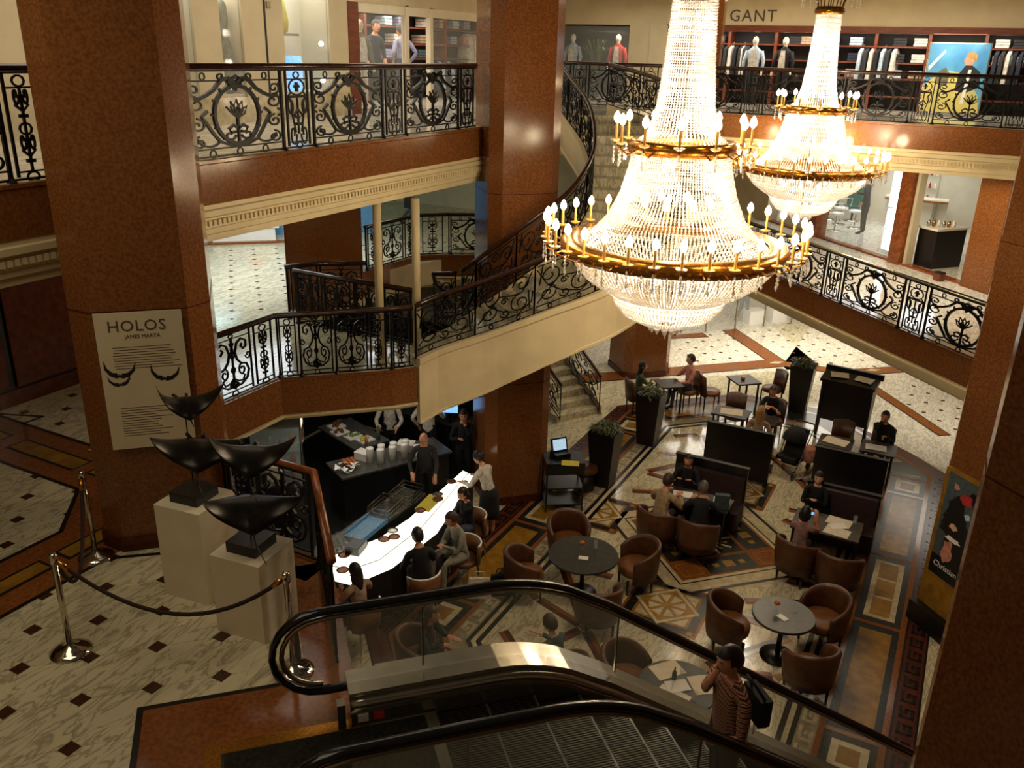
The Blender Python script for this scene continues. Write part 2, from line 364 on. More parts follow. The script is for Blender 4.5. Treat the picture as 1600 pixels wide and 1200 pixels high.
# walls -------------------------------------------------------------
def wallbox(name, p, q, z0, z1, t, m, label=None):
    p, q = Vector(p), Vector(q); d = (q-p).normalized(); n = Vector((-d.y, d.x))*t
    return struct(slab(name, [tuple(p), tuple(q), tuple(q+n), tuple(p+n)], z0, z1, m), label)
wl = wallbox('wall_left', (-11.5, 2), (-11.5, 9.2), MZ, UZ-.95, .2, 'dark_wood')
for i, (y0, y1) in enumerate(((2.1, 3.6), (3.72, 5.2), (5.32, 6.75), (6.87, 9.1))):
    MB().box(-11.49, y0, MZ+.25, -11.45, y1, 6.2).build('wall_panel', 'red_marble', wl)
MB().box(-11.46, 6.0, 4.75, -11.43, 6.16, 5.05).build('thermostat', 'white_paint', wl)
struct(MB().box(-11.49, 2, MZ, -11.42, 9.2, MZ+.22).build('baseboard_left', 'red_marble'))
wallbox('wall_far_left', (-20, -3), (-20, 31), 0, 10, .2, 'wall_cream')
struct(slab('wall_mid_pier', [(-11.42, 12.45), (-12.12, 15.75), (-12.7, 16.3), (-12.4, 13.5)], MZ, UZ-.95, 'orange_marble'))
wallbox('wall_mid_back', (-20, 24.5), (-9.4, 24.5), MZ, UZ-.95, .2, 'wall_cream')
wallbox('wall_bar_back', (-12.6, 15.2), (-8.3, 15.2), 0, 2.9, .2, 'dark_wood')
wallbox('wall_bar_side', (-12.6, 8.6), (-12.6, 15.2), 0, 2.9, .2, 'shop_dark')
wallbox('wall_bar_pale', (-12.4, 6.3), (-12.4, 8.6), 0, 2.9, .2, 'wall_cream')
wallbox('wall_near', (-20, -3), (9, -3), 0, 10.6, .2, 'wall_cream')
wallbox('wall_right', (2.9, -3), (2.9, 15), 0, 10.6, .2, 'orange_marble')
wallbox('wall_right_ground', (2.4, 15), (2.4, 26), 0, MZ-.8, .2, 'orange_marble')
wallbox('wall_back_end', (-20, 31), (9, 31), 0, 10, .2, 'wall_cream')
# ---- ground floor inlay: concentric elongated octagons -------------
CX, CY = -3.165, 14.2
def octa_pts(r):
    e = r-2.3; c = 4.7+.414*e; H = 6.3+e; x2 = .7+.414*e
    return [(r, c), (x2, H), (-x2, H), (-r, c), (-r, -c), (-x2, -H), (x2, -H), (r, -c)]
LAY = [0]
def piece(name, poly, m, z, parent=floor): return slab(name, [(CX+x, CY+y) for x, y in poly], -.01, z, m, parent)
def ring(name, r0, r1, m, z):
    a, b = octa_pts(r0), octa_pts(r1)
    for i in range(8):
        j = (i+1) % 8; piece(name, [a[i], b[i], b[j], a[j]], m, z)
for r0, r1, m in ((2.2, 2.28, 'black_marble'), (2.28, 2.35, 'cream_inlay'), (2.35, 2.42, 'black_marble'), (2.42, 2.675, 'grey_inlay'), (2.675, 2.755, 'orange_inlay'),
                  (2.755, 3.455, 'green_marble'), (3.455, 3.54, 'orange_inlay'), (3.54, 3.575, 'black_marble'), (3.575, 3.855, 'red_marble'), (3.855, 3.885, 'black_marble')):
    ring('border_strip', r0, r1, m, .002)
def rect(x0, y0, x1, y1): return [(x0, y0), (x1, y0), (x1, y1), (x0, y1)]
for s in (-1, 1):
    for t in (-1, 1):
        X = lambda a, b: (min(s*a, s*b), max(s*a, s*b))
        x0, x1 = X(2.875, 3.355)
        ya, yb = sorted((t*1.32, t*3.76)); piece('gold_panel', rect(x0, ya, x1, yb), 'gold_marble', .004)
        ya, yb = sorted((t*4.07, t*4.6)); piece('panel_frame', rect(x0, ya, x1, yb), 'cream_inlay', .004)
        piece('gold_panel', rect(x0+.1, ya+.1, x1-.1, yb-.1), 'gold_marble', .006)
        for yy in (1.13, 3.9, 4.76):
            xa, xb = X(2.755, 3.455); ya, yb = sorted((t*(yy-.04), t*(yy+.04))); piece('cross_strip', rect(xa, ya, xb, yb), 'orange_inlay', .004)
        # corner and diagonal gold panels
        a, b = octa_pts(2.87), octa_pts(3.35); k = {(1, 1): (0, 1), (-1, 1): (3, 2), (-1, -1): (4, 5), (1, -1): (7, 6)}[(s, t)]
        lerp = lambda p, q, f: (p[0]+(q[0]-p[0])*f, p[1]+(q[1]-p[1])*f)
        piece('gold_panel', [lerp(a[k[0]], a[k[1]], .2), lerp(b[k[0]], b[k[1]], .2), lerp(b[k[0]], b[k[1]], .86), lerp(a[k[0]], a[k[1]], .86)], 'gold_marble', .004)
        piece('gold_panel', [(s*2.9, t*4.88), (s*3.33, t*4.88), (s*3.3, t*5.02)], 'gold_marble', .004)
    piece('panel_frame', rect(*(sorted((s*2.875, s*3.355))[0], -.95, sorted((s*2.875, s*3.355))[1], .95)), 'cream_inlay', .004)
    xa, xb = sorted((s*2.96, s*3.27))
    for i in range(3): piece('gold_panel', rect(xa, -.87+i*.6, xb, -.33+i*.6), 'gold_marble', .006)
# greek key units along the two long sides (one shared mesh per colour)
def key_mesh(name, L, W, m):
    t = L/7; mb = MB()
    for x0, y0, x1, y1 in ((0, 0, L-t, t), (0, 0, t, W), (0, W-t*1.2, L*.72, W), (L*.72-t, W*.38, L*.72, W), (L*.36, W*.38, L*.72, W*.38+t)): mb.box(x0, y0, 0, x1, y1, .003)
    return mb.mesh(name, m)
kg = key_mesh('key_inlay', .34, .2, 'cream_inlay'); kr = key_mesh('key_inlay', .3, .2, 'black_marble')
for s in (-1, 1):
    for me, r, L, c in ((kg, 2.448, .38, 4.7), (kr, 3.615, .35, 5.3)):
        n = int(2*c/L)
        for i in range(n):
            o = link('key_inlay', me, floor, (CX+s*r, CY+(-c+L*(i+.05))*s, .002), PI/2); o.scale = (s, -s, 1) if s > 0 else (-1, 1, 1)
            o.scale = (1, -1, 1) if s > 0 else (-1, 1, 1)
            o.location.y = CY-c+L*i if s > 0 else CY-c+L*(i+1)
# centre square, corners pointing along x and y
def dq(u, v): return ((u-v)*R2, (u+v)*R2)          # u, v along the diagonals
def drect(u0, v0, u1, v1): return [dq(u0, v0), dq(u1, v0), dq(u1, v1), dq(u0, v1)]
piece('centre_band', drect(-1.55, -1.55, 1.55, 1.55), 'cream_inlay', .0025)
piece('centre_band', drect(-1.47, -1.47, 1.47, 1.47), 'black_marble', .0032)
piece('centre_band', drect(-1.40, -1.40, 1.40, 1.40), 'cream_inlay', .004)
piece('centre_band', drect(-1.17, -1.17, 1.17, 1.17), 'black_marble', .0047)
piece('centre_band', drect(-1.14, -1.14, 1.14, 1.14), 'cream_inlay', .0053)
piece('centre_field', drect(-1.07, -1.07, 1.07, 1.07), 'orange_inlay', .006)
g = (-1.0, -.55, -.47, .47, .55, 1.0)
for i, (u0, u1) in enumerate(((-1.02, -.56), (-.48, .48), (.56, 1.02))):
    for j, (v0, v1) in enumerate(((-1.02, -.56), (-.48, .48), (.56, 1.02))):
        if i != 1 and j != 1:
            piece('corner_panel', drect(u0+.03, v0+.03, u1-.03, v1-.03), 'gold_marble', .0068); piece('corner_panel', drect(u0+.06, v0+.06, u1-.06, v1-.06), 'orange_inlay', .0075)
        else:
            piece('green_panel', drect(u0, v0, u1, v1), 'green_marble', .0068)
            if (i, j) != (1, 1):
                uc, vc = (u0+u1)/2, (v0+v1)/2; al = (0, 1) if i != 1 else (1, 0)
                for off, h in ((0, .14), (-.26, .08), (.26, .08)):
                    p = dq(uc+al[0]*off, vc+al[1]*off); piece('gold_diamond', [(p[0]-h, p[1]), (p[0], p[1]-h), (p[0]+h, p[1]), (p[0], p[1]+h)], 'gold_marble', .0075)
for k in range(16):
    q = PI*k/8; a = .46 if k % 2 == 0 else .36; w = .03
    piece('star_ray', [rot2((.05, -.008), q), rot2((a, -w), q), rot2((a, w), q), rot2((.05, .008), q)], 'gold_marble' if k % 2 else 'cream_inlay', .0075)
# square boxes with an inner diamond and eight-ray star; half boxes at the sides
def star_box(cx, cy, h=.66):
    B = lambda poly: [(cx+x, cy+y) for x, y in poly]
    reg = [(-2.2, -8), (2.2, -8), (2.2, 8), (-2.2, 8)]
    def P(name, poly, m, z):
        q = clip(B(poly), reg)
        if len(q) > 2: piece(name, q, m, z)
    for hh, m, z in ((h, 'orange_inlay', .0026), (h-.05, 'black_marble', .0033), (h-.09, 'green_marble', .004), (h-.19, 'gold_marble', .0047)): P('box_band', rect(-hh, -hh, hh, hh), m, z)
    for sx in (-1, 1):
        for sy in (-1, 1):
            P('corner_triangle', [(sx*.42, sy*.42), (sx*.42, sy*.18), (sx*.18, sy*.42)], 'cream_inlay', .0054)
            P('corner_square', rect(min(sx*.5, sx*.6), min(sy*.5, sy*.6), max(sx*.5, sx*.6), max(sy*.5, sy*.6)), 'gold_marble', .0054)
    d = lambda r: [(-r, 0), (0, -r), (r, 0), (0, r)]
    P('diamond_frame', d(.55), 'cream_inlay', .006); P('diamond_field', d(.47), 'gold_marble', .0067)
    for k in range(8):
        q = PI/8+k*PI/4; P('star_wedge', [rot2((.08, 0), q), rot2((.3, -.09), q), rot2((.3, .09), q)], 'cream_inlay', .0074)
star_box(0, -2.33); star_box(0, 2.33); star_box(-2.24, 0); star_box(2.24, 0)
# lattice of orange bars with yellow nodes on the cream fields
for sy in (-1, 1):
    for i, (x, y) in enumerate(((-2.0, 3.2), (-2.0, 2.1), (-.95, 3.55), (.95, 3.55), (2.0, 3.2), (2.0, 2.1), (0, 4.6), (-1.5, 4.7), (1.5, 4.7), (-2.0, 1.1), (2.0, 1.1))):
        y *= sy; piece('node_square', [(x-.1, y), (x, y-.1), (x+.1, y), (x, y+.1)], 'cream_inlay' if i % 2 else 'gold_marble', .006)
    for (xa, ya), (xb, yb) in (((-2.0, 3.2), (-.95, 3.55)), ((-.95, 3.55), (0, 4.6)), ((0, 4.6), (.95, 3.55)), ((.95, 3.55), (2.0, 3.2)), ((-2.0, 2.1), (-.95, 3.55)), ((2.0, 2.1), (.95, 3.55)), ((-.95, 3.55), (-1.5, 4.7)), ((.95, 3.55), (1.5, 4.7)), ((-2.0, 2.1), (-1.0, 2.0)), ((2.0, 2.1), (1.0, 2.0)), ((-2, 1.1), (-1, 1.6)), ((2, 1.1), (1, 1.6)), ((-1.5, 4.7), (-2.1, 4.2)), ((1.5, 4.7), (2.1, 4.2))):
        p, q = Vector((xa, ya*sy)), Vector((xb, yb*sy)); d = (q-p).normalized(); n = Vector((-d.y, d.x))*.085; p = p+d*.1; q = q-d*.1
        piece('orange_bar', [tuple(p-n), tuple(q-n), tuple(q), tuple(p)], 'red_marble', .004); piece('orange_bar', [tuple(p), tuple(q), tuple(q+n), tuple(p+n)], 'orange_inlay', .004)
# ---- back of the ground floor: pale fields with small dots, orange bands
def gpiece(name, poly, m, z, par=None): return slab(name, poly, -.01, z, m, par or floor)
gpiece('pale_field', [(-9, 21.5), (-6.2, 22.3), (-3.0, 25.5), (-6.5, 31), (-12, 31)], 'cream_marble_back', .003)
gpiece('pale_field', [(-2.3, 22.1), (.5, 19.9), (2.4, 19.9), (2.4, 31), (-4, 31), (-4, 25)], 'cream_marble_back', .003)
def band(pts, w, m, z, name='floor_band', par=None):
    for (a, b) in zip(pts[:-1], pts[1:]):
        p, q = Vector(a), Vector(b); d = (q-p).normalized(); n = Vector((-d.y, d.x))*(w/2); p = p-d*w*.3; q = q+d*w*.3
        slab(name, [tuple(p-n), tuple(q-n), tuple(q+n), tuple(p+n)], z-.02, z, m, par or floor)
for k, (P, w) in enumerate((([(-8.9, 20.6), (-4.1, 25.2)], .6), ([(-6.3, 27.7), (-4.15, 25.2)], .5), ([(-4.1, 25.15), (-2.1, 25.4)], .42), ([(-2.3, 25.3), (-.7, 26.7)], .45), ([(-2.0, 25.2), (.45, 22.0)], .28), ([(-8.4, 25.3), (-6.9, 26.6)], .4))):
    band(P, w+.07, 'black_marble', .006+.0007*k); band(P, w, 'orange_inlay', .010+.0007*k)
for x, y, q in ((-4.2, 25.15, .8), (-6.2, 23.1, .8), (-7.6, 21.8, .8), (-1.6, 26.0, .7)): gpiece('band_diamond', [(x+rot2(p, q)[0], y+rot2(p, q)[1]) for p in ((-.26, 0), (0, -.1), (.26, 0), (0, .1))], 'cream_inlay', .017)
F1 = [(-6.62, 23.55), (-4.65, 25.45), (-6.3, 27.4), (-7.7, 26.0)]; F2 = ([(-3.6, 25.7), (-2.3, 25.8), (-1.0, 26.9), (-1.0, 30), (-5.6, 30), (-5.6, 27.8)], [(-1.6, 25.0), (.6, 22.3), (2.3, 22.3), (2.3, 30), (-.6, 30), (-.6, 26.5)])
def inside(p, P): return all((P[(i+1) % len(P)][0]-P[i][0])*(p[1]-P[i][1])-(P[(i+1) % len(P)][1]-P[i][1])*(p[0]-P[i][0]) > 0 for i in range(len(P)))
mb = MB()
for a in range(-30, 40):
    for b in range(-30, 40):
        if (a+b) % 2: continue
        x, y = -2+a*.39, 26+b*.39
        if inside((x, y), F1) or inside((x, y), F2[0]) or inside((x, y), F2[1]): mb.box(x-.05, y-.05, .0, x+.05, y+.05, .0042)
tag(mb.build('floor_dot', 'brown_dot', floor), 'small dark diamond insets of the far pale floor', kind='stuff')
# ---- exhibit floor: octagon-and-dot marble tiles -------------------
E0 = Vector((-4.0, 3.82)); ED = Vector((R2, R2)); EQ = Vector((R2, -R2))
def esq(s, q): return tuple(E0+ED*s+EQ*q)
G = .375
fields = ([(-7.0, 1.2), (-3.2, 1.2), (-5.15, 5.45), (-6.0, 5.6), (-7.0, 5.4)], [(-11.4, 2.5), (-7.85, 2.5), (-7.85, 4.86), (-8.5, 5.56), (-11.4, 5.56)], [(-11.4, 6.42), (-9.12, 6.42), (-9.12, 9.3), (-11.4, 9.3)])
tiles = 0
for reg in fields:
    x0, x1 = min(p[0] for p in reg), max(p[0] for p in reg); y0, y1 = min(p[1] for p in reg), max(p[1] for p in reg)
    for a in range(-20, 14):
        for b in range(-20, 20):
            cx, cy = -5.47+a*G, 4.04+b*G
            if not (x0-.5 < cx < x1+.5 and y0-.5 < cy < y1+.5): continue
            if (a+b) % 2 == 0:
                h = .056; q = clip([(cx-h, cy-h), (cx+h, cy-h), (cx+h, cy+h), (cx-h, cy+h)], reg)
                if len(q) > 2 and area(q) > .002: slab('dot_tile', q, MZ-.01, MZ+.004, 'brown_dot', fm)
            else:
                d = G-.002; k = .058
                q = clip([(cx-d+k, cy-k), (cx-k, cy-d+k), (cx+k, cy-d+k), (cx+d-k, cy-k), (cx+d-k, cy+k), (cx+k, cy+d-k), (cx-k, cy+d-k), (cx-d+k, cy+k)], reg)
                if len(q) > 2 and area(q) > .004 and tiles < 290: slab('marble_tile', q, MZ-.01, MZ+.004, 'cream_marble', fm); tiles += 1
def mpiece(name, poly, m, z): return slab(name, poly, MZ-.01, MZ+z, m, fm)
mpiece('orange_band', rect(-11.45, 5.56, -7.0, 6.42), 'orange_inlay', .003)
mpiece('orange_band', rect(-7.85, 2, -7.0, 5.56), 'orange_inlay', .003)
mpiece('orange_band', [(-8.5, 5.57), (-7.84, 4.88), (-7.84, 5.57)], 'orange_inlay', .0035)
for a, b in (((-11.4, 5.56), (-8.5, 5.56)), ((-8.5, 5.56), (-7.85, 4.86)), ((-7.85, 4.86), (-7.85, 2)), ((-7.0, 2), (-7.0, 4.75)), ((-7.0, 4.75), (-6.3, 5.35)), ((-11.4, 6.42), (-9.1, 6.42)), ((-11.4, 6.42), (-10.75, 6.7)), ((-10.75, 6.7), (-10.75, 6.42))): band([a, b], .05, 'black_marble', MZ+.007, 'dark_line', fm)
for x0, y0, x1, y1 in ((-10.25, 5.83, -8.98, 6.13), (-11.4, 5.87, -10.5, 6.12), (-8.8, 5.87, -8.1, 6.12), (-7.55, 3.3, -7.3, 4.4), (-7.55, 2.1, -7.3, 3.15), (-7.55, 4.55, -7.3, 5.3)):
    mpiece('panel_outline', rect(x0, y0, x1, y1), 'black_marble', .006); mpiece('gold_panel', rect(x0+.035, y0+.035, x1-.035, y1-.035), 'gold_marble', .009)
# border along the void edge and round the escalator landing
band([(-6.2, 5.6), (-5.12, 5.6), (-4.0, 4.5)], .34, 'orange_inlay', MZ+.007, 'orange_band', fm); band([(-6.2, 5.4), (-5.2, 5.4), (-4.25, 4.45)], .05, 'black_marble', MZ+.009, 'dark_line', fm)
for q0, q1, s0, s1, m, z in ((-.95, 3, -.98, .75, 'black_marble', .006), (-.9, 3, -.93, .75, 'orange_inlay', .009)):
    mpiece('landing_border', [esq(s0, q0+.5), esq(s1, q0+.5), esq(s1, q1), esq(s0, q1)], m, z)

for i, (x, y0, y1) in enumerate(((-7.845, -2.9, 13.9),)):
    mb = MB(); k = int((y1-y0)/.075)
    for j in range(k): mb.box(x-.03, y0+j*.075, UZ-.745, x+.012, y0+j*.075+.045, UZ-.68)
    tag(mb.build('dentil_row', 'plaster', bpy.data.objects['trim_cornice_upper_left']), kind='stuff')
mb = MB()
for j in range(120): mb.box(-7.1+j*.075, 21.19, UZ-.8, -7.055+j*.075, 21.23, UZ-.73)
tag(mb.build('dentil_row', 'plaster', bpy.data.objects['trim_cornice_upper_back']), kind='stuff')
struct(slab('floor_bar', [(-12.5, 8.7), (-8.6, 8.7), (-7.9, 9.3), (-7.85, 12.6), (-8.3, 15.1), (-12.5, 15.1)], 0, .006, 'counter_dark'))
# ---------------------------------------------------------------- wrought iron
def arc(cx, cy, rx, ry, a0, a1, n=14): return [(cx+rx*math.cos(a0+(a1-a0)*i/n), cy+ry*math.sin(a0+(a1-a0)*i/n)) for i in range(n+1)]
def spiral(cx, cy, r0, r1, a0, turns, n=None):
    n = n or max(10, int(abs(turns)*14)); return [(cx+(r0+(r1-r0)*i/n)*math.cos(a0+2*PI*turns*i/n), cy+(r0+(r1-r0)*i/n)*math.sin(a0+2*PI*turns*i/n)) for i in range(n+1)]
def mir(c): return [(-x, y) for x, y in c]
def curves(kind):
    """unit design: u in -.5..5 (panel width), v in 0..1 (height); returns [(pts, radius, closed)]"""
    C = []
    def both(p, r=.011): C.append((p, r, 0)); C.append((mir(p), r, 0))
    def one(p, r=.011, c=0): C.append((p, r, c))
    if kind == 'A':                                   # oval wreath with palmette
        one([(-.5, .9), (.5, .9)], .009); one([(-.5, .12), (.5, .12)], .009)
        one(arc(0, .5, .235, .34, 0, 2*PI, 28)[:-1], .021, 1)
        for k in range(14):                            # wreath leaves
            q = 2*PI*k/14; x, y = .235*math.cos(q), .5+.34*math.sin(q); one([(x, y), (x*1.14, .5+(y-.5)*1.1+.02)], .013)
        for u in (-.28, 0, .28): one(arc(u, .06, .03, .045, 0, 2*PI, 10)[:-1], .008, 1)
        for u in (-.32, .32): one(arc(u, .95, .025, .04, 0, 2*PI, 10)[:-1], .008, 1)
        for a in (-.9, -.45, 0, .45, .9):             # palmette
            dx, dy = math.sin(a), math.cos(a); one([(0, .46), (dx*.08-dy*.03, .46+dy*.12+.02), (dx*.14, .46+dy*.22), (dx*.08+dy*.03, .46+dy*.12-.02), (0, .46)], .01)
        one([(0, .14), (0, .46)], .016); both([(0, .34), (.05, .38), (.1, .34), (.08, .29), (.03, .3)], .016)
        both(spiral(.09, .26, .06, .02, PI, .9), .012)
        both([(0, .86), (.07, .93), (.13, .92), (.17, .87), (.22, .8), (.3, .74), (.38, .7), (.45, .71)], .02)
        both(spiral(.14, .95, .045, .012, PI*1.2, 1.1), .011); one([(-.08, .9), (0, .8), (.08, .9), (0, .95), (-.08, .9)], .022)
        both(spiral(.42, .8, .07, .015, -PI/2, 1.3)); both(spiral(.4, .64, .09, .02, PI/2, -1.2)); both(spiral(.41, .4, .08, .015, PI/2, 1.3)); both(spiral(.4, .2, .075, .015, PI/2, -1.3))
        both([(.3, .56), (.36, .5), (.32, .42), (.26, .3), (.2, .2), (.1, .15), (0, .14)], .017); both([(.45, .55), (.5, .5), (.45, .46)], .012)
        both([(.47, .86), (.5, .84)], .01); both(arc(.3, .27, .12, .12, -.2, -2.4, 10), .012)
    elif kind == 'B':                                 # narrow urn panel
        one([(-.5, .9), (.5, .9)], .008); one([(-.5, .1), (.5, .1)], .008)
        one(arc(0, .95, .13, .04, 0, 2*PI, 10)[:-1], .008, 1); one(arc(0, .05, .13, .04, 0, 2*PI, 10)[:-1], .008, 1)
        one(arc(0, .8, .36, .1, 0, 2*PI, 16)[:-1], .009, 1); one([(0, .74), (0, .86)], .018); one([(-.12, .8), (0, .84), (.12, .8)], .014)
        one([(-.42, .68), (.42, .68)], .016); one([(0, .2), (0, .68)], .011); both([(.4, .68), (.28, .62), (.3, .5), (.22, .38), (.14, .22)], .01)
        both(spiral(.3, .57, .16, .05, PI/2, -1.1), .009); one([(-.2, .44), (0, .4), (.2, .44), (0, .52), (-.2, .44)], .014); both(spiral(.26, .2, .16, .04, PI, 1.1), .009)
        one([(-.1, .33), (.1, .33)], .018)
    elif kind == 'C':                                 # lyre panel
        one([(-.5, .1), (.5, .1)], .008); one([(-.5, .93), (.5, .93)], .008)
        one(arc(0, .05, .08, .045, 0, 2*PI, 10)[:-1], .008, 1); one(arc(0, .97, .06, .03, 0, 2*PI, 8)[:-1], .008, 1)
        both([(0, .16), (.2, .17), (.36, .24), (.42, .36), (.36, .47), (.22, .5), (.12, .58), (.08, .7), (.14, .84), (.26, .89), (.38, .84), (.38, .75), (.3, .72), (.24, .77), (.28, .81)], .014)
        both(spiral(.24, .4, .1, .03, PI/2, 1.2), .011); both([(0, .3), (.1, .24), (.24, .22), (.3, .3), (.2, .33)], .011); one([(0, .14), (0, .93)], .014)
        one(arc(0, .43, .05, .045, 0, 2*PI, 10)[:-1], .01, 1); one([(-.1, .2), (0, .26), (.1, .2), (0, .14), (-.1, .2)], .022)
        both(spiral(.42, .6, .07, .02, PI, 1.1), .009); both([(0, .62), (.08, .66), (0, .74)], .014); both([(.05, .86), (0, .8), (.02, .74)], .014)
    elif kind == 'D':                                 # narrow ring chain
        one([(-.5, .1), (.5, .1)], .008); one([(-.5, .88), (.5, .88)], .008); one([(0, .1), (0, .88)], .011)
        for v, r in ((.94, .05), (.05, .045), (.5, .055)): one(arc(0, v, .2, r, 0, 2*PI, 10)[:-1], .009, 1)
        for v in (.72, .3): one([(-.22, v), (0, v+.06), (.22, v), (0, v-.06), (-.22, v)], .012); both(spiral(.16, v+.09, .1, .03, PI, 1), .009)
        for v in (.8, .62, .4, .2): one([(-.14, v), (.14, v)], .016)
    elif kind == 'S':                                 # running stair scroll
        one([(-.5, .13), (.5, .13)], .008); one([(-.5, .94), (.5, .94)], .008)
        for u in (-.25, .25): one(arc(u, .065, .035, .045, 0, 2*PI, 10)[:-1], .008, 1)
        one(spiral(-.28, .7, .2, .04, -PI/2, 1.4), .011); one(spiral(.3, .72, .17, .03, PI, -1.3), .01); one(spiral(-.3, .34, .17, .03, PI/2, -1.4), .011)
        one(spiral(.28, .36, .2, .04, PI/2, 1.4), .011); one([(-.5, .88), (-.3, .5), (-.05, .3), (.28, .16), (.48, .3), (.5, .5)], .01)
        one([(-.48, .2), (-.1, .62), (.12, .56), (.3, .55), (.48, .9)], .01); one(spiral(0, .8, .1, .02, 0, 1.3), .009); one(spiral(0, .24, .09, .02, PI, 1.3), .009)
        one(spiral(-.02, .5, .07, .015, 0, 1.4), .009); one([(-.45, .55), (-.4, .93)], .009); one([(.45, .15), (.42, .55)], .009)
    return C
PC = {}
def panel_mesh(kind, w, h, fn=None, n=4):
    key = (kind, round(w, 2), round(h, 2))
    if fn is None and key in PC: return PC[key]
    mb = MB(); f = fn or (lambda u, v: (u*w, 0, v*h))
    for pts, r, c in curves(kind):
        if fn and len(pts) < 4: pts = [(pts[0][0]+(pts[-1][0]-pts[0][0])*i/5, pts[0][1]+(pts[-1][1]-pts[0][1])*i/5) for i in range(6)]
        mb.tube([f(u, v) for u, v in pts], r*1.4, n, bool(c))
    me = mb.mesh('scroll_panel', 'iron')
    if fn is None: PC[key] = me
    return me
PM = MB().box(-.017, -.017, 0, .017, .017, .97).lathe([(.05, -.01), (.05, .012), (.025, .05), (.02, .09)], 8).mesh('post', 'iron')
PT = MB().box(-.012, -.012, .05, .012, .012, .97).mesh('post', 'iron')
def handrail(mb, pts, w=.035): return mb.tube(pts, w, 8, flat=(1.0, 1.15))
def railing(label, pts, z, cells, thick=None, wood='wood_rail', name='balcony_railing'):
    """pts: xy corners; cells: one string of panel kinds per stretch"""
    root = empty(name, (pts[0][0], pts[0][1], z)); tag(root, label, 'railing'); o0 = Vector((*pts[0], 0))
    NW = {'A': 1.3, 'B': .34, 'C': .62, 'D': .3}
    for (a, b), row in zip(zip(pts[:-1], pts[1:]), cells):
        a, b = Vector(a), Vector(b); L = (b-a).length; yaw = math.atan2(b.y-a.y, b.x-a.x); d = (b-a)/L
        tot = sum(NW[k] for k in row)+.08*(len(row)+1); sc = L/tot; x = .04*sc
        link('post', PM, root, (a.x+d.x*.03-o0.x, a.y+d.y*.03-o0.y, 0), yaw)
        for k in row:
            w = NW[k]*sc; x += .04*sc; c = a+d*(x+w/2)
            link('scroll_panel', panel_mesh(k, w, .96), root, (c.x-o0.x, c.y-o0.y, 0), yaw)
            for e, pm in ((x, PM if k == 'A' or k == 'C' else PT), (x+w, PM if k == 'A' else PT)):
                p = a+d*e; link('post', pm, root, (p.x-o0.x, p.y-o0.y, 0), yaw)
            x += w+.04*sc
        
        for zb in (.975, .03): MB().tube([(a.x-o0.x, a.y-o0.y, zb), (b.x-o0.x, b.y-o0.y, zb)], .015, 4).build('rail_bar', 'iron', root)
    mb = MB(); handrail(mb, [(p[0]-o0.x, p[1]-o0.y, 1.02) for p in pts]); mb.build('handrail', wood, root, True)
    return root
railing('black scrollwork railing on the upper left gallery with oval wreath panels', [(-7.9, 6.6), (-7.9, 13.6)], UZ, ['BABABAB'])
railing('short piece of black scrollwork railing at the top left edge behind the poster column', [(-7.9, 1.9), (-7.9, 5.5)], UZ, ['ABAD'])
railing('black railing on the upper back gallery in front of the clothing shop', [(-7.0, 21.3), (.75, 21.3)], UZ, ['BABABABAB'])
railing('black railing behind the head of the curved staircase under the red clothes window', [(-11.2, 21.6), (-7.3, 21.6)], UZ, ['ABAB'])
railing('black scrollwork railing of the right middle gallery in front of the salon', [(1.4, 15.66), (-6.0, 23.06)], MZ, ['BABABABAB'], wood='steel')
railing('angled black railing of the left middle gallery with lyre panels', [(-9.05, 7.7), (-9.05, 9.52), (-7.8, 10.74), (-7.55, 11.05)], MZ, ['DCD', 'DCCD', 'D'])
railing('black railing of the gallery across the stairwell where a shopper walks past', [(-12.15, 15.9), (-12.05, 17.9), (-11.5, 18.45), (-9.9, 19.4)], MZ, ['DCD', 'D', 'AD'])
railing('black railing with tarnished bars along the near side of the stairwell', [(-10.75, 11.9), (-9.4, 11.9), (-8.1, 11.9)], MZ, ['CC', 'CC'])
railing('dark railing with wooden rail at the open edge beside the manta sculptures', [(-6.35, 5.76), (-5.12, 5.76), (-3.98, 4.62)], MZ, ['DC', 'CC'], wood='orange_wood')
railing('corner railing rising at the brown pier beyond the stairwell', [(-11.05, 12.0), (-10.75, 12.5), (-10.0, 13.1)], MZ, ['D', 'C'])
# ---------------------------------------------------------------- staircases
OUT = [(-7.53, 11.1, 3.6), (-7.3, 11.45, 3.72), (-6.6, 11.9, 4.0), (-5.87, 12.15, 4.35), (-4.79, 12.75, 4.9), (-4.3, 14.2, 5.5), (-4.4, 15.9, 6.1), (-5.1, 17.4, 6.62), (-6.5, 18.8, 6.98), (-8.0, 19.9, 7.2)]
INN = [(-8.1, 13.5, 3.6), (-7.75, 13.05, 3.8), (-7.15, 12.95, 4.25), (-6.55, 13.2, 4.75), (-6.15, 13.8, 5.2), (-6.1, 14.6, 5.7), (-6.4, 15.4, 6.1), (-7.0, 16.4, 6.55), (-7.8, 17.3, 6.95), (-8.45, 18.1, 7.2)]
def z_param(P, n):
    """n+1 xy points at equal rises"""
    s = spl(P, 24); out = []; j = 0
    for k in range(n+1):
        z = 3.6+3.6*k/n
        while j < len(s)-2 and s[j+1].z < z: j += 1
        t = (z-s[j].z)/max(s[j+1].z-s[j].z, 1e-6); out.append(s[j].lerp(s[j+1], min(max(t, 0), 1)))
    return out
NS = 23
op, ip = z_param(OUT, NS*3), z_param(INN, NS*3)
st = empty('curved_staircase', (-7.6, 11.5, 3.6)); struct(st, 'grand curved staircase with pale plaster sides rising to the upper gallery'); so = Vector((-7.6, 11.5, 3.6))
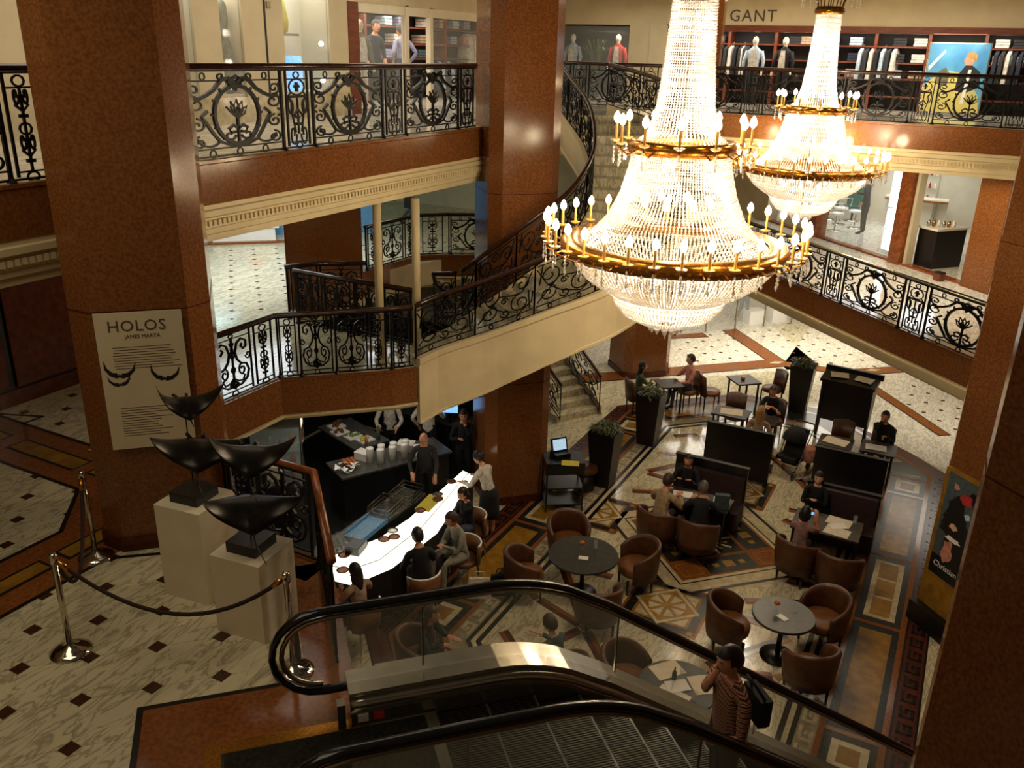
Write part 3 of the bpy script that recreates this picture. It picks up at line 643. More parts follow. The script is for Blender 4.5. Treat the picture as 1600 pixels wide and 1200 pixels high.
for k in range(NS):
    z = 3.6+3.6*(k+1)/NS; a = [(op[3*k+i]-so) for i in range(4)]; b = [(ip[3*k+i]-so) for i in range(4)]
    MB().prism([(p.x, p.y) for p in a]+[(p.x, p.y) for p in b[::-1]], z-.34-so.z, z-so.z).build('step', 'cream_marble', st)
def stringer(P, depth0, depth1, t, name, par, o):
    k = len(P); vs = []; fs = []
    for i, p in enumerate(P):
        tx = P[min(i+1, k-1)]-P[max(i-1, 0)]; n = Vector((tx.y, -tx.x, 0)).normalized()*t; d = depth0+(depth1-depth0)*min(1, i/(k*.3))
        q = p-o
        for off, z in ((0, .16), (n*1.25, .16), (n*1.25, .06), (n, .03), (n, -d+.05), (n*1.2, -d+.04), (n*1.2, -d), (0, -d)):
            w = q+off if off != 0 else q; vs.append((w.x, w.y, q.z+z))
    for i in range(k-1):
        for j in range(8): fs.append((i*8+j, i*8+(j+1)%8, (i+1)*8+(j+1)%8, (i+1)*8+j))
    fs += [list(range(8))[::-1], list(range((k-1)*8, k*8))]
    return MB().add(vs, fs).build(name, 'stair_plaster', par)
stringer(op, 1.0, .72, .1, 'outer_side', st, so); stringer(ip, .5, .5, -.08, 'inner_side', st, so)
vs = []; fs = []
for i, (a, b) in enumerate(zip(op, ip)):
    vs += [(a.x-so.x, a.y-so.y, a.z-so.z-.62), (b.x-so.x, b.y-so.y, b.z-so.z-.45), (a.x-so.x, a.y-so.y, a.z-so.z-.5), (b.x-so.x, b.y-so.y, b.z-so.z-.4)]
for i in range(len(op)-1):
    a, b = i*4, i*4+4; fs += [(a, b, b+1, a+1), (a+2, a+3, b+3, b+2)]
MB().add(vs, fs).build('soffit', 'stair_plaster', st)
def stair_rail(label, P, n, h=.88, base=.17, wood='wood_rail', kinds='S'):
    P = resample(P, n*12); root = empty('stair_railing', tuple(P[0])); tag(root, label, 'railing'); o = P[0]
    for k in range(n):
        seg = P[k*12:k*12+13]
        def fn(u, v, seg=seg):
            t = min(max((u+.5)*.94+.03, 0), 1)*12; i = min(int(t), 11); p = seg[i].lerp(seg[i+1], t-i)-o; return (p.x, p.y, p.z+base+v*h*.97)
        link('scroll_panel', panel_mesh(kinds, 1, h, fn), root)
        for q in (seg[0], seg[-1]):
            for s in (0,): 
                w = q-o; MB().box(w.x-.011, w.y-.011, w.z+base-.03, w.x+.011, w.y+.011, w.z+base+h).build('post', 'iron', root)
    mb = MB(); handrail(mb, [(p.x-o.x, p.y-o.y, p.z-o.z+base+h+.03) for p in P], .038); mb.build('handrail', wood, root, True)
    
    for zb in (0, h-.01): MB().tube([(p.x-o.x, p.y-o.y, p.z-o.z+base+zb) for p in P], .014, 4).build('rail_bar', 'iron', root)
    return root
stair_rail('outer scroll railing sweeping up the near side of the curved staircase', op, 12, .84, .16)
stair_rail('inner scroll railing of the curved staircase winding past the marble column', ip, 9, .84, .16)
# lower flight from the cafe up towards the stairwell
ls = empty('lower_staircase', (-7.3, 18.8, 0)); struct(ls, 'marble stair leading up from the cafe floor below the curved flight'); DX = Vector((-.86, .5)); NXT = Vector((-.5, -.86))
for k in range(14):
    a = Vector((0, 0))+DX*(.3*k); w = 1.25; c = DX*.34
    MB().prism([tuple(a), tuple(a+c), tuple(a+c+NXT*w), tuple(a+NXT*w)], max(0, .165*k-.25), .165*(k+1)).build('step', 'cream_marble', ls)
A = [(-7.25, 18.75, 0)]+[(-7.25+DX.x*s, 18.75+DX.y*s, .55*s) for s in (.15, 1, 2, 3, 4)]
MB().add([(0.06+p[0]+7.3-.0, p[1]-18.8+z*0+.03, max(0, p[2]+z)) for p in A for z in (-.35, .2)], [(2*i, 2*i+2, 2*i+3, 2*i+1) for i in range(5)]).build('side_wall', 'stair_plaster', ls)
stair_rail('near end of the black railing of the lower marble stair, right-hand side', [Vector(p) for p in A], 3, .85, .12)
stair_rail('short black railing of the lower marble stair beside the payment stand', [Vector((p[0]+NXT.x*1.2, p[1]+NXT.y*1.2, p[2])) for p in A], 3, .85, .12)
stair_rail('black stair railing descending into the stairwell behind the column', [Vector(p) for p in ((-8.25, 13.5, 3.6), (-8.9, 13.75, 3.45), (-9.4, 14.6, 3.0), (-9.6, 15.8, 2.4), (-9.5, 17, 1.8))], 4, .84, .1)
# ---------------------------------------------------------------- escalator
es = empty('escalator', (E0.x, E0.y, MZ), PI/4); tag(es, 'escalator with black handrails, glass sides and steel deck in the foreground', 'escalator')
# local frame: x along the travel, y to the left (q = -y)
TAN = .695
def ez(s, lvl=0):
    """height of the step band above the landing"""
    s0, s1 = 1.75, 2.75
    if s < s0: return 0
    if s < s1: return -TAN*(s-s0)**2/(2*(s1-s0))
    return -TAN*(s-s1)-TAN*(s1-s0)/2
SS = [i*.12 for i in range(0, 20)]+[2.4+i*.4 for i in range(0, 13)]
def strip(y0, y1, z0, z1, s0, s1):
    ss = [s for s in SS if s0 <= s <= s1]; mb = MB(); vs = []
    for s in ss:
        z = ez(s); vs += [(s, y0, z+z0), (s, y1, z+z0), (s, y1, z+z1), (s, y0, z+z1)]
    n = len(ss); fs = [(i*4+j, i*4+(j+1)%4, i*4+4+(j+1)%4, i*4+4+j) for i in range(n-1) for j in range(4)]+[(3, 2, 1, 0), (n*4-4, n*4-3, n*4-2, n*4-1)]
    return mb.add(vs, fs)
for side, q, lab in ((0, 0.0, 'far'), (1, 1.43, 'near')):
    y = -q; dy = -1 if side == 0 else 1        # dy points to the steps
    path = [(s, y, ez(s)+.95) for s in SS if s > .4]
    loop = [(.42-.36*math.sin(a), y, .59+.36*math.cos(a)) for a in [PI*k/10 for k in range(0, 11)]]
    low = [(s, y, .23+ez(s)) for s in (.5, .7)]
    mb = MB(); mb.tube(low[::-1]+loop[::-1]+path, .045, 10, flat=(.62, 1)); mb.build('handrail', 'rubber', es, True)
    loop2 = [(.42-.29*math.sin(a), y, .59+.29*math.cos(a)) for a in [PI*k/10 for k in range(0, 11)]]
    MB().tube(loop2[::-1]+[(s, y, ez(s)+.89) for s in SS if s > .45], .03, 6, flat=(.7, .9)).build('rail_guide', 'steel', es, True)
    mb = strip(y-.006, y+.006, .27, .88, .42, 7.3); mb.build('glass_panel', 'glass', es)
    for sj in (1.2, 2.88, 4.4): MB().box(sj-.006, y-.009, ez(sj)+.3, sj+.006, y+.009, ez(sj)+.86).build('glass_joint', 'steel', es)
    strip(*sorted((y-dy*.14, y+dy*.14)), .16, .26, .55, 7.3).build('deck', 'steel', es)
    strip(*sorted((y+dy*.14, y+dy*.2)), .12, .22, .55, 7.3).build('deck_edge', 'steel', es, True)
    strip(*sorted((y+dy*.17, y+dy*.215)), -.1, .13, .55, 7.3).build('skirt', 'steel', es)
    strip(*sorted((y-dy*.16, y-dy*.14)), -1.0, .26, .75, 7.3).build('truss_panel', 'steel', es)
    MB().box(.5, min(y+dy*.14, y+dy*.225), .0, .56, max(y+dy*.14, y+dy*.225), .24).build('end_cap', 'steel', es)
for i, (s, c) in enumerate(((.68, 'cloth_charcoal'), (.8, 'cloth_red'))):
    MB().box(s-.03, -.222, .05, s+.05, -.218, .12).box(s, -.224, .07, s+.02, -.217, .11).build('warning_sticker', ['white_paper', c][i % 2], es)
MB().box(-.35, -1.2, 0, 1.25, -.23, .012).build('landing_plate', 'step_metal', es)
for k in range(48): pass
mb = MB()
for k in range(60): mb.box(-.33, -1.19+k*.016, .012, 1.23, -1.184+k*.016, .016)
tag(mb.build('landing_ribs', 'step_metal', es), kind='stuff')
MB().box(-.47, -1.3, .0, -.35, -.12, .014).build('landing_frame', 'gold', es); MB().box(-.35, -.23, .0, .6, -.12, .014).build('landing_frame', 'gold', es); MB().box(1.16, -1.2, .012, 1.25, -.23, .03).build('comb_plate', 'steel', es)
stepme = MB().box(0, -1.2, -.2, .4, -.23, 0)
for k in range(40): stepme.box(.005, -1.2+k*.0243, 0, .395, -1.188+k*.0243, .009)
for k in range(40): stepme.box(.4, -1.2+k*.0243, -.19, .406, -1.188+k*.0243, -.01)
stepme = stepme.mesh('step', 'step_metal'); lm = MB().box(.385, -1.2, .001, .402, -.23, .0105).mesh('step_edge', 'counter_grey')
for k in range(14):
    s = 1.27+.4*k; o = link('step', stepme, es, (s, 0, ez(s+.2)-.01)); link('step_edge', lm, o)
# ---------------------------------------------------------------- chandeliers
def bez_prof(pts, n): return [(p.x, p.z) for p in resample([(r, 0, z) for r, z in pts], n)]
def bead_wall(prof, strands, bead, gap):
    mb = MB(); P = [Vector((r, 0, z)) for r, z in prof]; L = sum((P[i+1]-P[i]).length for i in range(len(P)-1)); n = int(L/gap)
    R = resample(P, n)
    for k in range(strands):
        a = 2*PI*k/strands
        for i, p in enumerate(R):
            b = bead*(1 if i % 3 else .72); mb.octa((p.x*math.cos(a), p.x*math.sin(a), p.z), b, b*1.25)
    return mb
def chandelier(loc):
    c = empty('chandelier', loc)
    up = [(.24, 3.0), (.25, 2.6), (.28, 2.1), (.33, 1.6), (.42, 1.28), (.52, 1.2)]
    tent = [(.57, 1.08), (.6, .9), (.68, .6), (.82, .3), (1.0, .1), (1.12, .0)]
    bowl = [(1.3, -.08), (1.24, -.2), (1.08, -.4), (.88, -.54), (.72, -.62)]
    bask = [(.7, -.62), (.66, -.76), (.54, -.9), (.34, -.99), (.12, -1.03)]
    for nm, prof, st, b, g in (('neck_strands', up, 60, .015, .031), ('tent_strands', tent, 118, .0155, .031), ('bowl_strands', bowl, 150, .017, .031), ('basket_strands', bask, 96, .017, .032)):
        tag(bead_wall(prof, st, b, g).build(nm, 'crystal', c), 'dense strings of faceted clear crystal beads', kind='stuff')
    MB().lathe([(1.14, .03), (1.33, .05), (1.38, .0), (1.37, -.09), (1.32, -.14), (1.27, -.13), (1.2, -.03), (1.14, .01)], 64, caps=False).build('main_ring', 'gold', c, True)
    mb = MB()
    for k in range(64): a = 2*PI*k/64; mb.octa((1.35*math.cos(a), 1.35*math.sin(a), -.03), .022)
    tag(mb.build('ring_rosettes', 'gold', c), kind='stuff')
    MB().lathe([(.48, 1.2), (.6, 1.22), (.64, 1.17), (.62, 1.07), (.54, 1.06)], 48, caps=False).build('upper_ring', 'gold', c, True)
    MB().lathe([(.71, -.6), (.74, -.61), (.73, -.65), (.69, -.64)], 40, caps=False).build('lower_ring', 'crystal', c, True)
    MB().lathe([(.22, 2.95), (.28, 2.97), (.3, 3.05), (.24, 3.1)], 24, caps=False).build('crown_ring', 'gold', c, True)
    fr_ = MB().tube([(r, 0, z) for r, z in ((.24, 3.05), (.27, 3.2), (.36, 3.36), (.5, 3.42), (.56, 3.34))], .012, 5).mesh('crown_frond', 'gold')
    for k in range(10): link('crown_frond', fr_, c, (0, 0, 0), 2*PI*k/10)
    mb = MB()
    for k in range(10):
        a = 2*PI*k/10
        for i in range(5): mb.octa((.56*math.cos(a), .56*math.sin(a), 3.3-i*.05), .016, .024)
    tag(mb.build('crown_drops', 'crystal', c), kind='stuff')
    MB().tube([(0, 0, -.9), (0, 0, 3.6)], .014, 8).build('stem', 'chrome', c)
    stick = MB(); stick.tube([(0, 0, 0), (0, 0, .2)], .016, 8); stick.lathe([(.02, -.02), (.06, .0), (.065, .012), (.02, .012)], 10); stick = stick.mesh('candle', 'candle_tube')
    bulb = MB().lathe([(.014, .2), (.036, .226), (.042, .255), (.03, .295), (.006, .33)], 10).mesh('bulb', 'bulb', True)
    for n, r, z in ((34, 1.56, .0), (12, .78, 1.16)):
        drops = MB(); r0 = 1.33 if n == 34 else .6; arm = MB().tube([(q-r, 0, zz-.03) for q, zz in ((r0, -.06), ((r0+r)/2, -.1), (r, -.04), (r, .03))], .011, 5).mesh('candle_arm', 'gold')
        for k in range(n):
            a = 2*PI*(k+.5)/n; ca, sa = math.cos(a), math.sin(a)
            o = link('candle', stick, c, (r*ca, r*sa, z+.03), a); link('bulb', bulb, o); link('candle_arm', arm, o)
            for i in range(4): drops.octa(((r+.02)*ca, (r+.02)*sa, z-.05-i*.05), .014+.005*(i == 3), .026+.02*(i == 3))
            a2 = a+PI/n
            for i in range(3): drops.octa(((r-.06)*math.cos(a2), (r-.06)*math.sin(a2), z-.1-i*.05), .015, .03)
        tag(drops.build('crystal_drops', 'crystal', c), 'clear crystal pendants under the candle arms', kind='stuff')
    mb = MB()
    for k in range(14): a = 2*PI*k/14; mb.octa((.2*math.cos(a), .2*math.sin(a), -1.06), .04, .07)
    mb.octa((0, 0, -1.12), .035, .12); tag(mb.build('bottom_drops', 'crystal', c), kind='stuff')
    for k in range(8):
        a = 2*PI*k/8; b2 = link('inner_bulb', bulb, c, (.42*math.cos(a), .42*math.sin(a), .25))
        link('inner_bulb', bulb, c, (.5*math.cos(a), .5*math.sin(a), -.62))
    return c
ch = chandelier((-3.12, 10.2, 6.32)); tag(ch, 'large crystal chandelier in front with tiers of lit candle bulbs', 'chandelier', 'crystal chandeliers')
ch2 = copy_tree(ch); ch2.location = (-3.2, 19.5, 6.34); ch2['label'] = 'farther crystal chandelier in front of the upper clothing shop'
for (x, y, z), e in (((-3.12, 10.2, 6.32), 1.0), ((-3.2, 19.5, 6.34), 1.0)):
    for r_, zz, en in ((0, .45, 190), (0, -.3, 190), (0, 1.6, 100), (0, 2.4, 60), (0, .95, 110)):
        lamp('chandelier_lamp', 'POINT', (x, y, z+zz), en*e, (1, .87, .66), .1)
    for k in range(6):
        a = 2*PI*k/6+.2; lamp('candle_ring_lamp', 'POINT', (x+1.56*math.cos(a), y+1.56*math.sin(a), z+.4), 26*e, (1, .8, .5), .12)
# ---------------------------------------------------------------- lettering
def text_mesh(s, size, m, name, parent, mtx, extr=.002, spacing=1.0):
    cu = bpy.data.curves.new(name, 'FONT'); cu.body = s; cu.size = size; cu.extrude = extr; cu.align_x = 'CENTER'; cu.space_character = spacing; cu.resolution_u = 2
    t = bpy.data.objects.new(name, cu); COL.objects.link(t); dg = bpy.context.evaluated_depsgraph_get(); me = bpy.data.meshes.new_from_object(t.evaluated_get(dg))
    bpy.data.objects.remove(t); me.materials.clear(); me.materials.append(MATS[m]); o = link(name, me, parent); o.matrix_local = mtx; return o
def face_mtx(loc, yaw):
    """text plane upright: reading direction along yaw, facing to the right of it"""
    return Matrix.Translation(loc) @ Matrix.Rotation(yaw, 4, 'Z') @ Matrix.Rotation(PI/2, 4, 'X')
# ---------------------------------------------------------------- exhibition: poster, pedestals, manta rays, stanchions
po = empty('exhibition_poster', (-6.93+.03, 4.97-.03, 4.76), PI/4); tag(po, 'tall cream poster headed HOLOS hanging on the marble column', 'poster')
MB().box(0, -.012, 0, .76, 0, 1.37).build('sheet', 'poster_paper', po)
text_mesh('HOLOS', .15, 'ink', 'heading', po, face_mtx((.36, -.014, 1.19), 0), spacing=1.05)
text_mesh('JAMES MARTA', .05, 'ink', 'subheading', po, face_mtx((.4, -.014, 1.12), 0))
mb = MB()
for i in range(9): mb.box(.12+.02*rnd.random(), -.0135, 1.03-i*.026, .62+.1*rnd.random(), -.012, 1.036-i*.026)
for i in range(12): mb.box(.12, -.0135, .42-i*.026, .42+.18*rnd.random(), -.012, .426-i*.026)
tag(mb.build('small_print', 'ink', po), kind='stuff')
def flat_ray(cx, cz, s, tilt):
    P = [(-1, .75), (-.78, .2), (-.45, -.1), (-.15, -.12), (-.1, -.3), (0, -.15), (.1, -.3), (.15, -.12), (.45, -.1), (.78, .2), (1, .75), (.95, .1), (.6, -.35), (.2, -.5), (0, -.42), (-.2, -.5), (-.6, -.35), (-.95, .1)]
    P = [rot2((x*s, y*s), tilt) for x, y in P]; n = len(P); vs = [(cx+x, -.0137, cz+y) for x, y in P]
    return MB().add(vs, [(0, 1, 17), (1, 2, 16, 17), (2, 3, 15, 16), (3, 4, 5, 14, 15), (5, 6, 7, 13, 14), (7, 8, 12, 13), (8, 9, 11, 12), (9, 10, 11)])
for cx, cz, s, t in ((.16, .8, .14, -.1), (.55, .74, .13, -.15), (.15, .7, .1, .1)): flat_ray(cx, cz, s, t).build('printed_ray', 'black_base', po)
def manta(span, lift):
    """curved manta ray: nose towards +y, wing tips lifted"""
    mb = MB(); NU, NV = 22, 8; top = []; bot = []
    for i in range(NU+1):
        u = -1+2*i/NU; a = abs(u); c = (1-a)**.85*1.12+.03; le = .34-.5*a**1.6; x = u*span/2*(1-.12*a*a); zz = lift*a**2.2
        for j in range(NV+1):
            v = j/NV; y = (le-c*v)*span/2*.95; t = .075*span*(1-a)**.9*math.sin(PI*min(1, v*1.02))**.6+.004
            top.append((x, y-.1*span*a*a, zz+t)); bot.append((x, y-.1*span*a*a, zz-t*.6))
    n = len(top); q = lambda i, j: i*(NV+1)+j; fs = []
    for i in range(NU):
        for j in range(NV): fs += [(q(i, j), q(i, j+1), q(i+1, j+1), q(i+1, j)), (n+q(i, j), n+q(i+1, j), n+q(i+1, j+1), n+q(i, j+1))]
        fs += [(q(i, 0), q(i+1, 0), n+q(i+1, 0), n+q(i, 0)), (q(i, NV), n+q(i, NV), n+q(i+1, NV), q(i+1, NV))]
    mb.add(top+bot, fs)
    for s in (-1, 1): mb.tube([(s*.06*span, .16*span, 0), (s*.09*span, .24*span, -.02*span), (s*.085*span, .3*span, -.05*span)], [.022*span, .02*span, .008*span], 6)
    mb.tube([(0, -.3*span, .0), (0, -.5*span, .02*span), (.05*span, -.78*span, .05*span)], [.014*span, .008*span, .003*span], 5)
    return mb
peds = ((-5.8, 4.9, 4.56, 'white square pedestal beside the poster column, the one carrying the tallest manta rays'), (-4.97, 4.74, 4.38, 'white square pedestal nearest the railing and the black escalator'))
rays = (((0, .1, .46, .9, .26, .72), (-.12, .14, .86, .66, .3, .95)), ((-.1, .2, .78, .8, .34, .7), (0, .0, .4, .92, .24, .8)))
for (x, y, z, lab), rs, l2 in zip(peds, rays, ('pair of dark bronze manta rays on rods above the left pedestal', 'pair of dark bronze manta rays on rods above the right pedestal')):
    tag(MB().box(-.25, -.25, 0, .25, .25, z-MZ).build('pedestal', 'white_paint', None, False, (x, y, MZ), .12), lab, 'pedestal')
    s = empty('manta_sculpture', (x, y, z), .12); tag(s, l2, 'sculpture')
    MB().box(-.15, -.15, 0, .15, .15, .1).build('base_block', 'black_base', s)
    for rx, ry, rz_, sp, lf, yaw in rs:
        MB().tube([(rx*.5, ry*.5, .1), (rx, ry, rz_)], .006, 6).build('rod', 'bronze', s)
        o = manta(sp, lf).build('manta_ray', 'bronze', s, True, (rx, ry, rz_), yaw); o.rotation_euler = (.3, .14, yaw)
def stanchion(x, y, lab):
    o = empty('rope_stanchion', (x, y, MZ)); tag(o, lab, 'stanchion', 'chrome rope posts round the sculptures')
    MB().lathe([(.17, 0), (.17, .012), (.12, .035), (.05, .055), (.028, .075)], 28).build('base', 'chrome', o, True)
    MB().lathe([(.025, .06), (.025, .9)], 14).build('pole', 'chrome', o, True); MB().lathe([(.034, .88), (.034, .94), (.028, .965), (.01, .97)], 14).build('cap', 'chrome', o, True)
stanchion(-6.05, 3.64, 'chrome rope post standing on the marble nearest the bottom left'); stanchion(-4.24, 4.37, 'chrome rope post seen through the end loop of the escalator handrail'); stanchion(-7.12, 4.72, 'chrome rope post close to the foot of the poster column')
def rope(a, b, sag, lab):
    a, b = Vector(a), Vector(b); P = [a.lerp(b, t/16)-Vector((0, 0, sag*(1-(2*t/16-1)**2))) for t in range(17)]; r = empty('barrier_rope', tuple(a)); tag(r, lab, 'rope', 'barrier ropes')
    MB().tube([p-a for p in P], .018, 8).build('cord', 'rope', r, True)
    for p, q in ((P[0], P[1]), (P[-1], P[-2])): MB().tube([p-a, p.lerp(q, .7)-a], .024, 8).build('hook', 'gold', r, True)
rope((-6.02, 3.65, 4.5), (-4.27, 4.36, 4.5), .42, 'dark red barrier rope sagging across in front of the pedestals'); rope((-6.07, 3.66, 4.5), (-7.1, 4.69, 4.5), .6, 'dark red barrier rope hanging towards the poster column')
# fashion poster stand
fp = empty('fashion_poster_stand', (.5, 13.62, 0), -PI/4); tag(fp, 'backlit fashion poster on a stand before the right-hand marble column', 'poster stand')
MB().box(-.06, -.02, .12, .7, .05, 2.72).build('board', 'gold_marble', fp); MB().box(-.08, -.16, 0, .72, .12, .34).build('base', 'black_base', fp)
MB().box(.03, -.035, .95, .66, -.02, 2.68).build('print_sheet', 'cloth_greyblue', fp)
def blob(cx, cz, rx, rz, m, nm, d): 
    vs = [(cx+rx*(1+.25*math.sin(5*a+cx*9))*math.cos(a), d, cz+rz*(1+.2*math.sin(4*a+cz*7))*math.sin(a)) for a in [2*PI*k/18 for k in range(18)]]; MB().add(vs, [list(range(18))]).build(nm, m, fp)
blob(.3, 2.05, .2, .3, 'black_base', 'printed_figure', -.037); blob(.42, 1.6, .2, .42, 'black_base', 'printed_figure', -.038); MB().box(.03, -.0375, .95, .66, -.036, 1.28).build('printed_ground', 'black_base', fp)
blob(.2, 1.8, .14, .12, 'black_base', 'printed_figure', -.0385); blob(.32, 1.86, .08, .05, 'skin_pale', 'printed_face', -.039); blob(.3, 1.42, .1, .2, 'cloth_pink', 'printed_flowers', -.039); blob(.44, 2.38, .11, .09, 'cloth_red', 'printed_flowers', -.039); blob(.22, 2.5, .05, .05, 'cloth_pink', 'printed_flowers', -.039); blob(.56, 2.45, .09, .12, 'black_base', 'printed_figure', -.038); blob(.36, 1.66, .14, .04, 'white_paper', 'printed_lace', -.0395); blob(.52, 2.14, .05, .05, 'cloth_ice', 'printed_flowers', -.0395)
text_mesh('Christian', .13, 'plate_white', 'lettering', fp, face_mtx((.34, -.0396, 1.1), 0))
# ---------------------------------------------------------------- furniture prototypes (built once, copied)
def tub_chair(dark=True):
    o = empty('tub_chair'); o.scale = (1.12, 1.12, 1.06); L = 'leather' if dark else 'leather_light'
    MB().lathe([(.2, .3), (.26, .31), (.27, .36), (.27, .42), (.25, .455), (.15, .465), (.01, .465)], 20).build('seat', 'leather_light', o, True)
    mb = MB(); n = 22; vs = []
    for i in range(n+1):
        a = PI+PI*.16-(PI*1.32)*0+(PI*.68)*(2*i/n-1)+PI*.34
        a = -PI/2+(2*i/n-1)*PI*.66; e = abs(2*i/n-1); h = .84-.2*e**2.2; ro = .33; ri = .275
        for r, z in ((ri, .3), (ro-.02, .24), (ro, .4), (ro+.02, h-.04), (ro-.005, h), (ri+.02, h-.01), (ri, h-.06)): vs.append((r*math.cos(a), r*math.sin(a), z))
    fs = [(i*7+j, i*7+(j+1)%7, i*7+7+(j+1)%7, i*7+7+j) for i in range(n) for j in range(7)]+[list(range(7))[::-1], list(range(n*7, n*7+7))]
    mb.add(vs, fs); mb.build('backrest', L, o, True)
    lg = MB().lathe([(.016, 0), (.024, .26)], 8).mesh('leg', 'dark_wood', True)
    for sx in (-1, 1):
        for sy in (-1, 1): link('leg', lg, o, (sx*.19, sy*.19, 0))
    return o
def side_chair():
    o = empty('side_chair')
    MB().lathe([(.2, .37), (.25, .38), (.26, .44), (.24, .48), (.02, .49)], 4 if False else 16).build('seat', 'leather_light', o, True)
    vs = []; n = 10
    for i in range(n+1):
        u = 2*i/n-1; x = .24*u; y = -.25+.07*u*u
        for dy, z in ((.03, .36), (-.03, .36), (-.09, .92-.04*u*u), (-.03, .93-.04*u*u)): vs.append((x, y+dy, z))
    MB().add(vs, [(i*4+j, i*4+(j+1)%4, i*4+4+(j+1)%4, i*4+4+j) for i in range(n) for j in range(4)]+[(3, 2, 1, 0), (n*4, n*4+1, n*4+2, n*4+3)]).build('backrest', 'leather', o, True)
    lg = MB().lathe([(.015, 0), (.024, .38)], 8).mesh('leg', 'dark_wood', True)
    for sx in (-1, 1):
        for sy in (-1, 1): link('leg', lg, o, (sx*.19, sy*.18, 0))
    return o
used = set()
def place(proto, x, y, yaw, label, cat, group, z=0):
    if proto.name in used: o = copy_tree(proto)
    else: used.add(proto.name); o = proto
    o.location = (x, y, z); o.rotation_euler = (0, 0, yaw); return tag(o, label, cat, group)
def look(x, y, tx, ty): return math.atan2(ty-y, tx-x)-PI/2
tub = tub_chair()
TG = 'brown tub chairs of the cafe'
T1, T2, T3 = (-4.55, 11.5), (-1.3, 11.48), (-2.2, 9.2)
for (x, y), t, l in (((-5.15, 12.25), T1, 'brown tub chair at the large round table, the one nearest the column'), ((-5.32, 10.95), T1, 'brown tub chair on the bar side of the large round table'), ((-3.82, 12.1), T1, 'brown tub chair at the large round table facing away from the man in tan'), ((-3.95, 10.7), T1, 'brown tub chair at the large round table nearest the escalator'),
        ((-2.02, 11.3), T2, 'brown tub chair left of the small round table'), ((-.8, 12.12), T2, 'brown tub chair behind the small round table by the floor strip'), ((-.78, 10.85), T2, 'brown tub chair in front of the small round table by the floor strip'), ((-2.95, 9.35), T3, 'brown tub chair behind the escalator glass by the menu table'),
        ((-3.95, 13.5), (-3.75, 14.6), 'brown tub chair under the man in the tan jacket'), ((-3.2, 13.52), (-3.2, 14.6), 'brown tub chair under the man in black leaning over the table'), ((-1.5, 13.72), (-1.3, 14.6), 'brown tub chair under the woman taking a photo'), ((-.8, 13.62), (-.85, 14.5), 'empty brown tub chair at the table with placemats'), ((-3.72, 8.86), (-4.7, 9.15), 'brown tub chair under the man seen through the escalator glass'), ((-5.62, 8.3), (-4.8, 8.8), 'brown tub chair under the long-haired woman seen through the escalator glass')):
    place(tub, x, y, look(x, y, *t), l, 'chair', TG)
sc = side_chair()
SG = 'leather side chairs at the back of the cafe'
for (x, y), t, l in (((-4.98, 20.68), (-4.25, 21.1), 'tan leather side chair left of the empty square table'), ((-3.65, 21.75), (-4.2, 21.2), 'tan leather side chair right of the empty square table'), ((-5.52, 20.45), (-6.0, 20.0), 'tan leather side chair under the man in the pink shirt'), ((-6.5, 19.4), (-6.0, 19.9), 'tan leather side chair under the woman in green'), ((-4.05, 19.45), (-3.95, 18.9), 'empty brown side chair behind the table with the menu cards'), ((-3.2, 19.6), (-3.3, 18.9), 'side chair under the man in the black shirt'), ((-1.55, 19.05), (-1.5, 18.4), 'brown side chair behind the cluttered table with papers'), ((-.75, 19.2), (-.8, 18.6), 'side chair under the man in black who drinks')):
    place(sc, x, y, look(x, y, *t), l, 'chair', SG)
def round_table(c, r, lab):
    o = empty('round_table', (*c, 0)); tag(o, lab, 'table')
    MB().lathe([(r-.02, .705), (r, .715), (r, .74), (r-.01, .75), (.01, .75)], 40).build('top', 'table_stone', o)
    MB().lathe([(.04, .04), (.035, .7)], 12).build('column', 'black_base', o, True); MB().lathe([(.26, 0), (.26, .02), (.05, .05)], 24).build('foot', 'black_base', o, True)
round_table(T1, .58, 'large round dark stone table with a small flower vase'); round_table(T2, .46, 'smaller round stone table beside the golden floor strip'); round_table(T3, .52, 'round table covered with menus behind the escalator glass')
def rect_table(x0, y0, x1, y1, lab, yaw=0, m='table_wood'):
    cx, cy = (x0+x1)/2, (y0+y1)/2; o = empty('square_table', (cx, cy, 0), yaw); tag(o, lab, 'table'); a, b = (x1-x0)/2, (y1-y0)/2
    MB().box(-a, -b, .71, a, b, .75).build('top', m, o)
    for sx in (-1, 1):
        for sy in (-1, 1): MB().box(sx*(a-.06)-.02, sy*(b-.06)-.02, 0, sx*(a-.06)+.02, sy*(b-.06)+.02, .71).build('leg', 'black_base', o)
    return o
rect_table(-4.15, 14.06, -2.85, 14.62, 'long dark table between the bench and the two men'); rect_table(-1.75, 14.2, -.6, 14.95, 'long dark table with placemats before the right bench')
rect_table(-4.6, 20.85, -3.95, 21.5, 'empty square table near the far planter', .75); rect_table(-6.15, 19.6, -5.55, 20.2, 'small table between the couple by the back column', .7)
rect_table(-4.4, 18.55, -3.6, 19.15, 'table with white menus behind the left black screen'); rect_table(-3.5, 18.5, -2.95, 19.1, 'table between the blonde woman and the man in the black shirt')
rect_table(-1.95, 18.05, -1.25, 18.7, 'table with papers behind the right black screen'); rect_table(-1.1, 18.2, -.4, 18.85, 'table of the man drinking beyond the right black screen')
